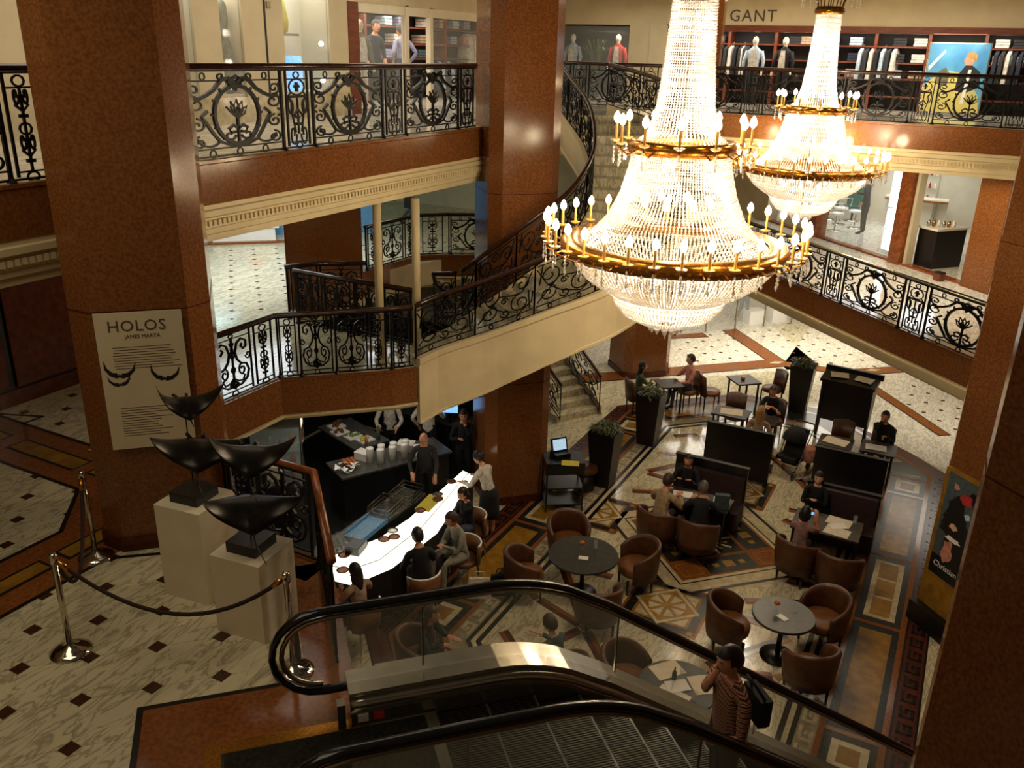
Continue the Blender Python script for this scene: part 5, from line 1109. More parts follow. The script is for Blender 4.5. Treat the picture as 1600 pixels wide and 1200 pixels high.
for i, (t, n) in enumerate(((-4.0, 29.6), (-3.3, 29.8))):
    o = lobj('salon_chair', t, n, ['green salon chair, left of the two', 'green salon chair, right of the two'][i], 'chair', PI, 'green salon chairs'); MB().box(-.25, -.25, .4, .25, .25, .5).build('seat', 'cloth_teal', o); MB().obox((0, -.27, .75), (.24, .05, .3), 0, .2).build('backrest', 'cloth_teal', o); MB().lathe([(.25, 0), (.25, .03), (.04, .05), (.04, .4)], 16).build('base', 'chrome', o, True)
for k, (t, n) in enumerate(((-4.75, 30.9), (-3.4, 30.9), (-1.5, 30.9))):
    o = lobj('product_shelf', t, n, ['product shelf at the left of the salon back wall', 'product shelf in the middle of the salon back wall', 'product shelf at the right of the salon back wall'][k], 'shelf', PI); MB().box(-.5, 0, 0, .5, .05, 2.2).build('back', 'white_paint', o)
    for z in (.7, 1.1, 1.5, 1.9):
        MB().box(-.5, .05, z, .5, .3, z+.02).build('shelf', 'glass', o)
        for q in range(6): MB().lathe([(.03, 0), (.03, .12), (.012, .15), (.012, .19)], 6).build('product', ['cloth_teal', 'cloth_black', 'plate_white', 'cloth_red'][(q+k) % 4], o, False, (-.42+q*.165, .17, z+.02))
dk = lobj('reception_desk', 3.75, .75, 'dark wooden reception desk just inside the salon doorway', 'desk', .1); MB().box(-.28, -.4, 0, .28, .6, .95).build('body', 'dark_wood', dk); MB().box(-.3, -.42, .95, .3, .62, 1.0).build('top', 'white_paint', dk)
for i in range(6): tag(MB().lathe([(.04, 0), (.05, .08), (.02, .16)], 8).build('desk_trinket', ['chrome', 'gold', 'plate_white'][i % 3], None, True, (sl(3.6+.06*i, .5+.1*i)[0], sl(3.6+.06*i, .5+.1*i)[1], MZ+1.01)), 'small shiny trinket on the reception desk', 'trinket', 'trinkets on the reception desk')
ct = lobj('salon_counter', -1.5, 29.6, 'white counter with a red edge at the back of the doorway', 'counter'); MB().box(-.9, 0, .85, .9, .5, .92).build('top', 'white_paint', ct); MB().box(-.9, -.02, .82, .9, 0, .88).build('edge', 'orange_wood', ct)
for s in (-.8, .5): MB().box(s, .05, 0, s+.06, .45, .85).build('leg', 'steel', ct)
MB().box(-.9, .4, 0, .9, .48, .8).build('front', 'white_paint', ct)
pf = lobj('pouffe', -1.75, 27.3, 'grey upholstered pouffe behind the reception desk', 'pouffe'); MB().lathe([(.28, 0), (.31, .05), (.31, .5), (.27, .56), (.01, .57)], 20).build('body', 'cloth_grey_suit', pf, True); MB().lathe([(.29, .56), (.29, .58), (.02, .59)], 20).build('button_top', 'cloth_grey_suit', pf, True)
bx = lobj('tissue_box', 5.05, -.25, 'small brown box on the floor outside the salon door', 'box'); MB().box(-.1, -.08, 0, .1, .08, .2).build('body', 'shelf_wood', bx); MB().box(-.105, -.085, .17, .105, .085, .205).build('lid', 'dark_wood', bx)
bs = lobj('shop_counter', -1.6, .5, 'white lit cosmetics counter lettered Chloe behind the far chandelier', 'counter'); MB().box(-.8, -.2, 0, .8, .3, 1.0).build('body', 'white_paint', bs); MB().box(-.75, -.22, .55, .75, -.2, .95).build('light_panel', 'lightbox', bs); text_mesh('Chloe', .2, 'ink', 'lettering', bs, face_mtx((0, -.225, .68), 0))
# ground floor store at the back: glass front along the diagonal
def gl(t, n): return (-7.62+.645*t-.764*n, 26.06+.764*t+.645*n)
gf = empty('store_front', (*gl(0, 0), 0), math.atan2(.764, .645)); struct(gf, 'clear glass shop front at the far end of the cafe floor')
for i in range(5): MB().box(i*1.15+.02, -.01, 0, i*1.15+1.1, .01, 2.7).build('pane', 'glass_clear', gf); MB().box(i*1.15-.02, -.02, 0, i*1.15+.02, .02, 2.75).build('mullion', 'steel', gf)
struct(slab('wall_store_back', [gl(-3, 4), gl(8, 4), gl(8, 4.2), gl(-3, 4.2)], 0, 2.8, 'white_paint')); struct(slab('floor_store', [gl(-3, .05), gl(8, .05), gl(8, 4), gl(-3, 4)], 0, .012, 'cream_marble_back'))
for t, n, l in ((3.4, .5, 'low white display block left of the glass store door'), (4.3, .45, 'low white display block right of the glass store door')): o = tag(MB().obox((0, 0, .22), (.3, .2, .22)).box(-.32, -.22, .44, .32, .22, .46).build('display_block', 'plate_white', None, False, (*gl(t, n), 0), .86), l, 'display')
# blue lit boutique on the left middle level
struct(slab('wall_blue_shop', [(-19.5, 15.0), (-14.6, 19.8), (-14.75, 19.95), (-19.65, 15.15)], MZ, 6.2, 'tray_blue'))
dp = empty('display_plinth', (-16.9, 16.9, MZ), PI/4); tag(dp, 'low white display plinth in the blue-lit boutique', 'plinth'); MB().box(-.8, -.3, 0, .8, .3, .35).build('body', 'plate_white', dp); MB().box(-.9, -.35, .35, .9, .35, .42).build('top', 'plate_white', dp)
hb = empty('red_handbag', (-16.7, 17.1, MZ+.42), PI/4); tag(hb, 'small red brown handbag on the white plinth', 'bag'); MB().ball((0, 0, .14), (.26, .12, .15), 14, 8).build('body', 'cloth_red', hb, True); MB().tube([(-.18, 0, .22), (-.1, 0, .34), (.1, 0, .34), (.18, 0, .22)], .015, 6).build('handle', 'leather', hb, True)
struct(slab('trim_boutique', [(-17.9, 15.3), (-14.9, 18.2), (-14.8, 18.1), (-17.8, 15.2)], MZ, MZ+.06, 'orange_inlay'))
mb = MB()
for a in range(-16, 18):
    for b in range(-20, 20):
        if (a+b) % 2: continue
        x, y = -13.5+a*.39, 13+b*.39
        if x < -11.6 and x > -17.5 and 9.6 < y < 24 and (x+16.4)*.707-(y-16.7)*.707 > .3: mb.box(x-.042, y-.042, MZ, x+.042, y+.042, MZ+.003)
tag(mb.build('floor_dot', 'brown_dot', fm), 'small dark diamond insets of the left middle floor', kind='stuff')
# ---------------------------------------------------------------- people
def rotx(p, a, o): 
    y, z = p[1]-o[1], p[2]-o[2]; return Vector((p[0], o[1]+y*math.cos(a)+z*math.sin(a), o[2]-y*math.sin(a)+z*math.cos(a)))
def rotz(p, a): x, y = rot2((p[0], p[1]), a); return Vector((x, y, p[2]))
def limb(S, T, l1, l2, bend):
    """elbow between S and T; T is pulled in if out of reach"""
    d = T-S; L = min(d.length, (l1+l2)*.985); d.normalize(); T = S+d*L; a = (l1*l1-l2*l2+L*L)/(2*L); h = math.sqrt(max(l1*l1-a*a, 0)); b = bend-d*bend.dot(d); b.normalize()
    return S+d*a+b*h, T
def person(label, loc, yaw, pose='sit', h=1.7, top='cloth_black', bottom='cloth_charcoal', skin='skin', hair='hair_dark', style='short', sleeves=1, R=None, Lh=None, lean=.08, turn=0., nod=.1, seat=.47, skirt=False, shoes='cloth_shoe', z=0, wide=1., spread=.1, group=None):
    k = h/1.7; V = []; E = []; RR = []; TG = []
    def v(p, r, par=None, t='top'):
        V.append(Vector(p)); RR.append(r); i = len(V)-1
        if par is not None: E.append((par, i)); TG.append(t)
        return i
    pz = .95*k if pose != 'sit' else seat+.1
    O = Vector((0, 0, pz)); up = lambda x, y, zz: rotx(Vector((x*k, y*k, pz+zz*k)), lean, O)
    pel = v((0, 0, pz), .135*k*wide); bel = v(up(0, .01, .13), .125*k*wide, pel); che = v(up(0, .0, .31), .15*k*wide, bel); sb = v(up(0, -.015, .45), .085*k, che); nk = v(up(0, .0, .515), .062*k, sb, 'skin'); nt = v(up(0, .018, .585), .058*k, nk, 'skin')
    for s, T in ((1, R), (-1, Lh)):
        sh = v(up(s*.17*wide, -.01, .42), .07*k, sb)
        if T is None: T = (s*.25, .06, .0 if pose != 'sit' else .16) if pose != 'sit' else (s*.14, .34, .14)
        S_ = V[sh]; Tw = Vector((T[0]*k, T[1]*k, pz+T[2]*k)); el, wr = limb(S_, Tw, .29*k, .25*k, Vector((s*.6, -.5, -.7)) if T[2] < .42 else Vector((s*.35, .3, -1)))
        e = v(el, .048*k, sh, 'top' if sleeves > 0 else 'skin'); fm_ = v(el.lerp(wr, .45), .042*k, e, 'top' if sleeves >= 1 else 'skin'); w = v(wr, .03*k, fm_, 'top' if sleeves >= 1 else 'skin')
        d = (wr-el).normalized(); side = d.cross(Vector((0, 0, 1))); side = side.normalized() if side.length > .1 else Vector((1, 0, 0)); nrm = side.cross(d)
        pa = v(wr+d*.055*k, .032*k, w, 'skin')
        for i, (off, ln) in enumerate(((-.03, .062), (-.01, .072), (.01, .068), (.029, .052))):
            b = V[pa]+side*off*k+d*.03*k; f1 = v(b, .0105*k, pa, 'skin'); f2 = v(b+d*ln*.55*k-nrm*.014*k, .0095*k, f1, 'skin'); v(b+d*ln*k-nrm*.036*k, .0085*k, f2, 'skin')
        t1 = v(wr+d*.035*k+side*s*-.038*k-nrm*.01*k, .012*k, w, 'skin'); v(wr+d*.075*k+side*s*-.05*k-nrm*.022*k, .0095*k, t1, 'skin')
    legt = 'bottom' if not skirt else 'skin'
    for s in (1, -1):
        hp = v((s*.085*k, .02*k if pose == 'sit' else 0, pz-.03*k), .105*k*wide, pel, 'bottom')
        if pose == 'sit': kn = Vector((s*spread*k, .43*k, pz+.02)); an = Vector((s*(spread+.01)*k, .46*k, .085*k)); 
        elif pose == 'walk': kn = Vector((s*.09*k, (.12 if s > 0 else .05)*k, .5*k)); an = Vector((s*.09*k, (.2 if s > 0 else -.28)*k, (.085 if s > 0 else .12)*k))
        else: kn = Vector((s*.095*k, .015*k, .5*k)); an = Vector((s*.1*k, -.02*k, .085*k))
        th = v(V[hp].lerp(kn, .5), .088*k, hp, 'bottom'); kk = v(kn, .06*k, th, 'bottom' if not skirt else 'bottom'); cf = v(kn.lerp(an, .4), .056*k, kk, legt); aa = v(an, .04*k, cf, legt); bl = v(an+Vector((s*.01*k, .1*k, -.045*k)), .036*k, aa, 'shoe'); v(an+Vector((s*.014*k, .17*k, -.055*k)), .026*k, bl, 'shoe')
    me = bpy.data.meshes.new('skeleton'); me.from_pydata([tuple(p) for p in V], E, []); ob = bpy.data.objects.new('skeleton', me); COL.objects.link(ob)
    ob.modifiers.new('skin', 'SKIN').use_smooth_shade = True
    for i, d in enumerate(me.skin_vertices[0].data): d.radius = (RR[i], RR[i]); d.use_root = (i == 0)
    ob.modifiers.new('sub', 'SUBSURF').levels = 1; ob.modifiers[-1].render_levels = 1
    dg = bpy.context.evaluated_depsgraph_get(); bm_ = bpy.data.meshes.new_from_object(ob.evaluated_get(dg)); bpy.data.objects.remove(ob)
    vs = [vv.co.copy() for vv in bm_.vertices]; fs = [list(p.vertices) for p in bm_.polygons]; bpy.data.meshes.remove(bm_)
    # flatten the trunk front to back
    for p in vs:
        if (p-O).length < .62*k and p.z > pz-.06 and abs(p.x) < .17*k*wide:
            c = rotx(Vector((0, 0, p.z)), 0, O); q = rotx(p, -lean, O); q.y = q.y*.74; pp = rotx(q, lean, O); p.x, p.y, p.z = pp
    mi = {'top': 0, 'skin': 1, 'bottom': 2, 'shoe': 3}; mb = MB(); segs = [(V[a], V[b], mi[t], RR[b]) for (a, b), t in zip(E, TG)]
    cols = []
    for f in fs:
        c = sum((vs[i] for i in f), Vector())/len(f); best = 9; m_ = 0
        for a, b, t, r_ in segs:
            ab = b-a; u = max(0, min(1, (c-a).dot(ab)/max(ab.length_squared, 1e-9))); dd = (c-(a+ab*u)).length-r_*.9
            if dd < best: best = dd; m_ = t
        cols.append(m_)
    mb.v = [tuple(p) for p in vs]; mb.f = fs; mb.m = cols
    # head
    H = up(0, .035, .672); hr = Vector((.081*k, .103*k, .126*k))
    def hp_(p):
        q = rotx(Vector(p), nod, Vector((0, 0, 0))); return H+rotz(q, turn)
    nu, nv = 16, 12; hv = []
    for i in range(nv+1):
        a = -PI/2+PI*i/nv
        for j in range(nu):
            q = 2*PI*j/nu; x, y, zz = math.cos(a)*math.cos(q), math.cos(a)*math.sin(q), math.sin(a)
            if zz < 0: x *= 1-.28*zz*zz; y = y*(1-.12*zz*zz)+(.12*-zz if y > 0 else .1*-zz*.5)
            if y > .75 and -.25 < zz < .2 and abs(x) < .22: y += .12*(1-abs(zz+.03)*3)
            if y > .5 and .05 < zz < .25 and .2 < abs(x) < .55: y -= .07
            hv.append(hp_((x*hr.x, y*hr.y, zz*hr.z)))
    mb.cur = 1; mb.add(hv, [(i*nu+j, i*nu+(j+1)%nu, (i+1)*nu+(j+1)%nu, (i+1)*nu+j) for i in range(nv) for j in range(nu)])
    mb.tube([hp_((0, .092*k, .03*k)), hp_((0, .115*k, -.02*k)), hp_((0, .095*k, -.03*k))], [.007*k, .014*k, .011*k], 6)
    for s in (-1, 1): b0 = len(mb.v); mb.ball((0, 0, 0), (.012*k, .02*k, .03*k), 8, 6); mb.v[b0:] = [tuple(hp_((q[0]+s*.076*k, q[1]-.005*k, q[2]))) for q in mb.v[b0:]]
    mb.cur = 4
    for s in (-1, 1): b0 = len(mb.v); mb.ball((0, 0, 0), (.012*k, .006*k, .006*k), 8, 4); mb.v[b0:] = [tuple(hp_((q[0]+s*.03*k, q[1]+.087*k, q[2]+.018*k))) for q in mb.v[b0:]]
    for s in (-1, 1): mb.tube([hp_((s*.014*k, .093*k, .04*k)), hp_((s*.046*k, .082*k, .042*k))], .005*k, 5)
    mb.cur = 5; b0 = len(mb.v); mb.ball((0, 0, 0), (.024*k, .007*k, .007*k), 8, 4); mb.v[b0:] = [tuple(hp_((q[0], q[1]+.09*k, q[2]-.058*k))) for q in mb.v[b0:]]
    o = mb.build('person', [top, skin, bottom, shoes, 'eye_dark', 'lip'], None, True, (loc[0], loc[1], z), yaw); tag(o, label, 'person', group)
    # hair
    if style != 'bald':
        hb_ = MB(); gv = []
        for i in range(nv+1):
            a = -PI/2+PI*i/nv
            for j in range(nu):
                q = 2*PI*j/nu; x, y, zz = math.cos(a)*math.cos(q), math.cos(a)*math.sin(q), math.sin(a); s_ = 1.13+.03*math.sin(5*q+3*a); gv.append(hp_((x*hr.x*s_, y*hr.y*s_-.008*k, zz*hr.z*1.1+.008*k)))
        ff = []
        for i in range(nv):
            for j in range(nu):
                a = -PI/2+PI*(i+.5)/nv; q = 2*PI*(j+.5)/nu; y, zz = math.cos(a)*math.sin(q), math.sin(a)
                if (zz > .42 or y < .12 and zz > -.42 or (y < .42 and zz > .1)) and not (zz < -.2 and y > -.35): ff.append((i*nu+j, i*nu+(j+1)%nu, (i+1)*nu+(j+1)%nu, (i+1)*nu+j))
        hb_.add(gv, ff)
        if style in ('long', 'mid'):
            n_ = 6; ln = .3 if style == 'long' else .14; vs2 = []
            for i in range(n_):
                t = i/(n_-1); w_ = (.088+.02*math.sin(PI*t))*k*(1-.25*t*t)
                for j in range(12):
                    q = PI+PI*.12+PI*(.76)*j/11 if False else PI*.98+PI*1.04*j/11
                    vs2.append(hp_((w_*math.cos(q)*1.05, (-.02+.085*math.sin(q)*(1-.1*t))*k-.02*t*k, (.02-ln*t)*k)))
                for j in range(12):
                    q = PI*.98+PI*1.04*(11-j)/11; vs2.append(hp_((w_*math.cos(q)*.8, (-.02+.06*math.sin(q))*k-.02*t*k, (.02-ln*t)*k)))
            hb_.add(vs2, [(i*24+j, i*24+(j+1)%24, i*24+24+(j+1)%24, i*24+24+j) for i in range(n_-1) for j in range(24)]+[list(range(24))[::-1], list(range((n_-1)*24, n_*24))])
        if style == 'bun': b0 = len(hb_.v); hb_.ball((0, 0, 0), .045*k, 10, 7); hb_.v[b0:] = [tuple(hp_((q[0], q[1]-.115*k, q[2]+.05*k))) for q in hb_.v[b0:]]
        hb_.build('hair', hair, o, True)
    if skirt:
        mb2 = MB(); r = []
        for zz, a_ in ((.06, .15), (-.08, .18), (-.34, .19), (-.5, .2)): r.append((a_*k, pz+zz*k))
        if pose != 'sit': mb2.lathe(r, 18); mb2.build('skirt', bottom, o, True)
    return o
def face(x, y): return math.atan2(y, x)-PI/2
# --- at the bar
person('woman in a pale sleeveless top with long dark hair at the near bar end', (-6.83, 8.5), face(-1, .25), 'sit', 1.64, 'cloth_beige', 'cloth_black', 'skin', 'hair_dark', 'long', 0, seat=.6, R=(.2, .34, .3), Lh=(-.15, .36, .3), skirt=False)
person('man in a black suit sitting at the bar with his back half turned', (-6.5, 9.62), face(-.75, .65), 'sit', 1.78, 'cloth_black', 'cloth_black', hair='hair_dark', seat=.6, R=(.15, .42, .22), lean=.2, nod=.25)
person('man in a light grey suit leaning towards the man in black at the bar', (-6.35, 10.62), face(-.45, -.9), 'sit', 1.8, 'cloth_grey_suit', 'cloth_grey_suit', hair='hair_brown', seat=.6, R=(.06, .42, .2), Lh=(-.04, .42, .2), lean=.25, nod=.25, spread=.16)
person('woman in black resting her chin on her hand by the bar', (-6.72, 11.45), face(-.35, -.95), 'sit', 1.66, 'cloth_black', 'cloth_denim', 'skin', 'hair_dark', 'mid', seat=.6, R=(.08, .3, .2), Lh=(-.06, .2, .6), lean=.15, nod=.3)
person('waitress in a white shirt and black skirt bending over the bar', (-6.78, 12.3), face(-1, .1), 'stand', 1.68, 'cloth_white', 'cloth_black', hair='hair_dark', style='bun', R=(.2, .45, .12), Lh=(-.2, .48, .12), lean=.35, skirt=True, nod=.4)
person('bald bartender in a dark shirt working behind the bar', (-8.3, 12.45), face(.55, -.85), 'stand', 1.76, 'cloth_charcoal', 'cloth_black', 'skin', 'hair_dark', 'bald', R=(.22, .38, .05), Lh=(-.2, .42, .02), lean=.22, nod=.5)
person('barman in a white shirt at the blue screen behind the bar', (-9.25, 14.05), face(-.3, 1), 'stand', 1.76, 'cloth_white', 'cloth_black', hair='hair_dark', R=(.2, .4, .2), lean=.12)
person('cook in a white jacket at the back counter', (-10.05, 13.8), face(.5, -1), 'stand', 1.72, 'cloth_white', 'cloth_black', hair='hair_dark', R=(.2, .4, .1), Lh=(-.2, .4, .1), lean=.2, nod=.35)
person('woman in black standing beside the marble column behind the bar', (-8.2, 13.75), face(.5, -1), 'stand', 1.72, 'cloth_black', 'cloth_black', 'skin', 'hair_dark', 'mid', R=(.1, .25, .2), Lh=(-.04, .2, .5), nod=.2)
# --- in the cafe
person('woman in a green top with long dark hair at the far table', (-6.5, 19.42), face(1, .75), 'sit', 1.66, 'cloth_green', 'cloth_black', hair='hair_dark', style='long', R=(.1, .4, .3))
person('man in a pink shirt and jeans sitting with crossed legs', (-5.5, 20.46), face(-1, -.9), 'sit', 1.8, 'cloth_pink', 'cloth_denim', 'skin_pale', 'hair_dark', R=(.1, .4, .28), lean=-.02, turn=-.1)
person('man in a black short-sleeved shirt leaning on his table', (-3.2, 19.55), face(-.1, -1), 'sit', 1.78, 'cloth_black', 'cloth_denim', hair='hair_dark', sleeves=.5, R=(.1, .4, .3), Lh=(-.1, .4, .3), lean=.2, nod=.2)
person('blonde woman seen from behind at the table past the left screen', (-3.2, 17.98), face(0, 1), 'sit', 1.66, 'cloth_beige', 'cloth_black', 'skin_pale', 'hair_blonde', 'long', 0, R=(.12, .36, .3))
person('man in a dark sweater drinking at the table past the right screen', (-.75, 19.22), face(-.05, -1), 'sit', 1.78, 'cloth_black', 'cloth_denim', hair='hair_dark', R=(.04, .2, .58), Lh=(-.12, .4, .28), lean=.14, nod=.1)
person('woman in black on the left bench facing the two men', (-3.86, 14.98), face(.1, -1), 'sit', 1.66, 'cloth_black', 'cloth_black', hair='hair_dark', style='long', R=(.16, .36, .3), Lh=(-.12, .36, .3), lean=.12)
person('man in a tan jacket with his back to the viewer at the long table', (-3.95, 13.58), face(.2, 1), 'sit', 1.8, 'cloth_tan', 'cloth_charcoal', hair='hair_brown', R=(.18, .42, .3), Lh=(-.15, .44, .3), lean=.28, nod=.3, wide=1.08)
person('man in a black jacket with his back to the viewer bent over the table', (-3.2, 13.6), face(-.25, 1), 'sit', 1.8, 'cloth_black', 'cloth_black', hair='hair_grey', R=(.12, .42, .3), Lh=(-.18, .44, .3), lean=.36, nod=.35, wide=1.08)
person('woman in a black cardigan on the right bench', (-1.52, 15.42), face(0, -1), 'sit', 1.66, 'cloth_black', 'cloth_black', 'skin_pale', 'hair_dark', 'long', R=(.08, .32, .28), Lh=(-.06, .32, .28), lean=.02)
person('woman in a mauve top with her back to the viewer taking a photo', (-1.5, 13.8), face(.1, 1), 'sit', 1.66, 'cloth_mauve', 'cloth_black', 'skin', 'hair_dark', 'mid', .5, R=(.14, .4, .48), Lh=(-.06, .42, .48), lean=.12)
person('woman with long brown hair and dark blazer seen through the escalator glass', (-5.6, 8.32), face(1, .15), 'sit', 1.68, 'cloth_charcoal', 'cloth_black', 'skin', 'hair_brown', 'long', R=(.16, .42, .26), Lh=(-.1, .42, .28), lean=.15)
person('man with reddish brown hair and grey green shirt seen through the escalator glass', (-3.8, 8.9), face(-1, .3), 'sit', 1.74, 'cloth_greyblue', 'cloth_denim', 'skin_pale', 'hair_brown', R=(.1, .42, .3), lean=.2, nod=.3)
# --- riding the escalator
wq = esq(3.42, .96); person('woman in a striped knit top holding her hand to her face on the escalator', wq, face(-1, -.85), 'stand', 1.64, 'cloth_stripes', 'cloth_charcoal', 'skin', 'hair_dark', 'short', .5, R=(.05, .17, .54), Lh=(-.2, .28, .1), lean=.05, turn=.1, nod=.2, wide=1.3, z=MZ+ez(3.6)-.0)
hb2 = empty('shoulder_bag', (wq[0]+.17, wq[1]+.13, MZ+ez(3.6)+1.0), .75); tag(hb2, 'black shoulder bag on the arm of the woman on the escalator', 'bag'); MB().obox((0, 0, .12), (.05, .13, .12)).build('body', 'cloth_black', hb2); MB().tube([(0, -.1, .23), (-.08, -.06, .36), (-.08, .06, .36), (0, .1, .23)], .012, 6).build('strap', 'cloth_black', hb2, True)
# --- other levels
person('shopper in dark jeans walking along the gallery across the stairwell', (-14.4, 20.9), face(1, .2), 'walk', 1.74, 'cloth_black', 'cloth_denim', z=MZ)
hb3 = empty('carried_bag', (-14.05, 20.55, MZ+.62), .3); tag(hb3, 'black bag carried by the shopper across the stairwell', 'bag'); MB().obox((0, 0, .13), (.17, .07, .13)).build('body', 'cloth_black', hb3); MB().tube([(-.1, 0, .26), (-.06, 0, .42), (.06, 0, .42), (.1, 0, .26)], .012, 6).build('handles', 'cloth_black', hb3, True)
person('man in a navy sweater behind the olive mannequin', (-12.5, 16.95), face(1, -.3), 'stand', 1.78, 'cloth_navy', 'cloth_black', z=UZ); person('customer in a pale lilac hooded jacket inside the upper left shop', (-12.3, 17.8), face(-1, .3), 'stand', 1.72, 'cloth_lilac', 'cloth_denim', hair='hair_dark', z=UZ, wide=1.12)
_p = (-2.72, 27.7, 0); person('hairdresser in dark clothes standing in the salon', _p[:2], face(-1, .2), 'stand', 1.72, 'cloth_charcoal', 'cloth_charcoal', hair='hair_dark', R=(.15, .4, .2), z=MZ)
_p = gl(3.0, .6); person('person in dark trousers inside the glass store at the back', _p, face(.3, 1), 'walk', 1.75, 'cloth_black', 'cloth_navy', z=.012)
# ---------------------------------------------------------------- bar
BP = [(-7.66, 12.82), (-7.38, 12.76), (-6.9, 10.7), (-6.94, 9.45), (-7.2, 8.78), (-7.66, 8.72), (-7.86, 9.1), (-7.52, 10.8)]
bc_ = (-7.45, 10.6); br = empty('bar_counter', (*bc_, 0)); tag(br, 'long bar counter with a brightly lit top', 'bar'); bl_ = lambda P: [(x-bc_[0], y-bc_[1]) for x, y in P]
MB().prism(bl_([(x*.985-.11, y*.99+.1) for x, y in BP]), 0, .84).build('body', 'counter_dark', br)
inner = [BP[0], (-7.52, 12.78), (-7.18, 10.65), (-7.2, 9.5), (-7.42, 9.05), (-7.78, 9.0), (-7.9, 9.2), (-7.58, 10.0), BP[7]]; outer = [(-7.5, 12.78), BP[1], BP[2], BP[3], BP[4], BP[5], (-7.76, 8.94), (-7.41, 9.0), (-7.18, 9.48), (-7.16, 10.65)]
MB().prism(bl_(inner), .84, .905).build('glow_top', 'bar_glow', br)
m2 = MB(); 
for A_ in ([(-7.5, 12.78), BP[1], BP[2], (-7.16, 10.65)], [(-7.16, 10.65), BP[2], BP[3], (-7.18, 9.48)], [(-7.18, 9.48), BP[3], BP[4], (-7.41, 9.0)], [(-7.41, 9.0), BP[4], BP[5], (-7.76, 8.94)]): MB().prism(bl_(A_), .84, .9).build('glow_ledge', 'bar_glow', br)
MB().tube([(x-bc_[0], y-bc_[1], .906) for x, y in ((-7.51, 12.76), (-7.17, 10.65), (-7.19, 9.49), (-7.415, 9.02), (-7.77, 8.97))], .008, 4).build('joint_line', 'counter_dark', br)
def bar_chair(x, y, yaw, lab):
    o = empty('bar_chair', (x, y, 0), yaw); tag(o, lab, 'chair', 'bar chairs'); MB().lathe([(.22, .5), (.25, .52), (.25, .57), (.2, .6), (.01, .6)], 18).build('seat', 'leather', o, True)
    vs = []; n = 12
    for i in range(n+1):
        a = -PI/2+(2*i/n-1)*1.2
        for r_, z_ in ((.25, .5), (.28, .5), (.3, .88), (.27, .88)): vs.append((r_*math.cos(a), r_*math.sin(a), z_))
    MB().add(vs, [(i*4+j, i*4+(j+1)%4, i*4+4+(j+1)%4, i*4+4+j) for i in range(n) for j in range(4)]+[(3, 2, 1, 0), (n*4, n*4+1, n*4+2, n*4+3)]).build('backrest', 'leather_light', o, True)
    MB().tube([(.285*math.cos(-PI/2+(2*i/12-1)*1.2), .285*math.sin(-PI/2+(2*i/12-1)*1.2), .885) for i in range(13)], .016, 6).build('rim', 'plate_white', o, True)
    for sx in (-1, 1):
        for sy in (-1, 1): MB().tube([(sx*.2, sy*.2, 0), (sx*.16, sy*.16, .5)], .014, 6).build('leg', 'chrome', o)
for x, y, d, l in ((-6.8, 8.48, (-1, .25), 'bar chair under the woman with the pale top'), (-6.47, 9.6, (-.75, .65), 'bar chair under the man in the black suit'), (-6.33, 10.64, (-.45, -.9), 'bar chair under the man in the grey suit'), (-6.7, 11.47, (-.35, -.95), 'bar chair under the woman resting her chin')): bar_chair(x, y, face(*d), l)
PG = 'round plates on the lit bar'
for i, (x, y) in enumerate(((-7.6, 12.3), (-7.55, 11.75), (-7.45, 11.6), (-7.5, 11.1), (-7.52, 10.3), (-7.38, 10.15), (-7.48, 10.0), (-7.7, 9.7), (-7.75, 9.3), (-7.5, 8.95))):
    tag(MB().lathe([(.05, 0), (.095, .012), (.1, .018), (.06, .01), (.01, .01)], 18).build('plate', ['copper_plate', 'steel', 'copper_plate'][i % 3], None, True, (x, y, .905)), ['small copper plate at the far end of the lit bar', 'small steel plate beside the yellow mat', 'copper plate beside the yellow mat', 'copper plate in front of the blue tray', 'steel plate by the glasses, the farthest', 'copper plate by the glasses', 'copper plate by the glasses, the nearest', 'steel plate near the dark box', 'copper plate near the angled bar end', 'copper plate before the woman in the pale top'][i], 'plate', PG)
tag(MB().obox((0, 0, .004), (.14, .3, .004)).build('yellow_mat', 'yellow_paper', None, False, (-7.52, 11.42, .905), .12), 'yellow mat lying on the lit bar', 'mat')
# wash shelf behind the bar: racks, blue tray, glasses
wsx = empty('wash_shelf', (-8.15, 10.6, 0)); tag(wsx, 'dark work shelf behind the lit bar', 'shelf'); MB().box(-.25, -1.6, 0, .22, 1.3, .72).build('body', 'counter_dark', wsx); MB().box(-.27, -1.62, .72, .23, 1.32, .76).build('top', 'counter_grey', wsx)
def rack(x, y, lab):
    o = empty('wire_rack', (x, y, .76), .1); tag(o, lab, 'rack', 'wire dish racks')
    for zz in (.02, .1, .18): MB().tube([(-.22, -.28, zz), (.2, -.28, zz), (.2, .28, zz), (-.22, .28, zz)], .012, 4, True).build('wire_hoop', 'chrome', o)
    for i in range(8):
        t = -.28+.08*i; MB().tube([(-.22, t, .18), (-.22, t, .02), (.2, t, .02), (.2, t, .18)], .008, 4).build('wire', 'chrome', o)
rack(-8.12, 11.6, 'wire dish rack nearest the bartender'); rack(-8.15, 11.0, 'wire dish rack beside the blue tray')
tag(MB().box(-.2, -.38, 0, .2, .38, .05).box(-.2, -.38, .05, -.18, .38, .09).box(.18, -.38, .05, .2, .38, .09).build('blue_tray', 'tray_blue', None, False, (-8.08, 10.3, .76), .06), 'pale blue drying tray on the work shelf', 'tray')
gm = MB().lathe([(.03, 0), (.006, .01), (.006, .07), (.035, .1), (.038, .15), (.034, .15), (.03, .1), (.002, .08)], 8).mesh('stemmed_glass', 'glass_clear', True); gi = 0
for i in range(6):
    for j in range(5): tag(link('stemmed_glass', gm, None, (-8.28+.09*j, 9.3+.1*i+.03*j, .76)), 'clear stemmed glass in the cluster behind the bar', 'glass', 'glasses clustered behind the bar')
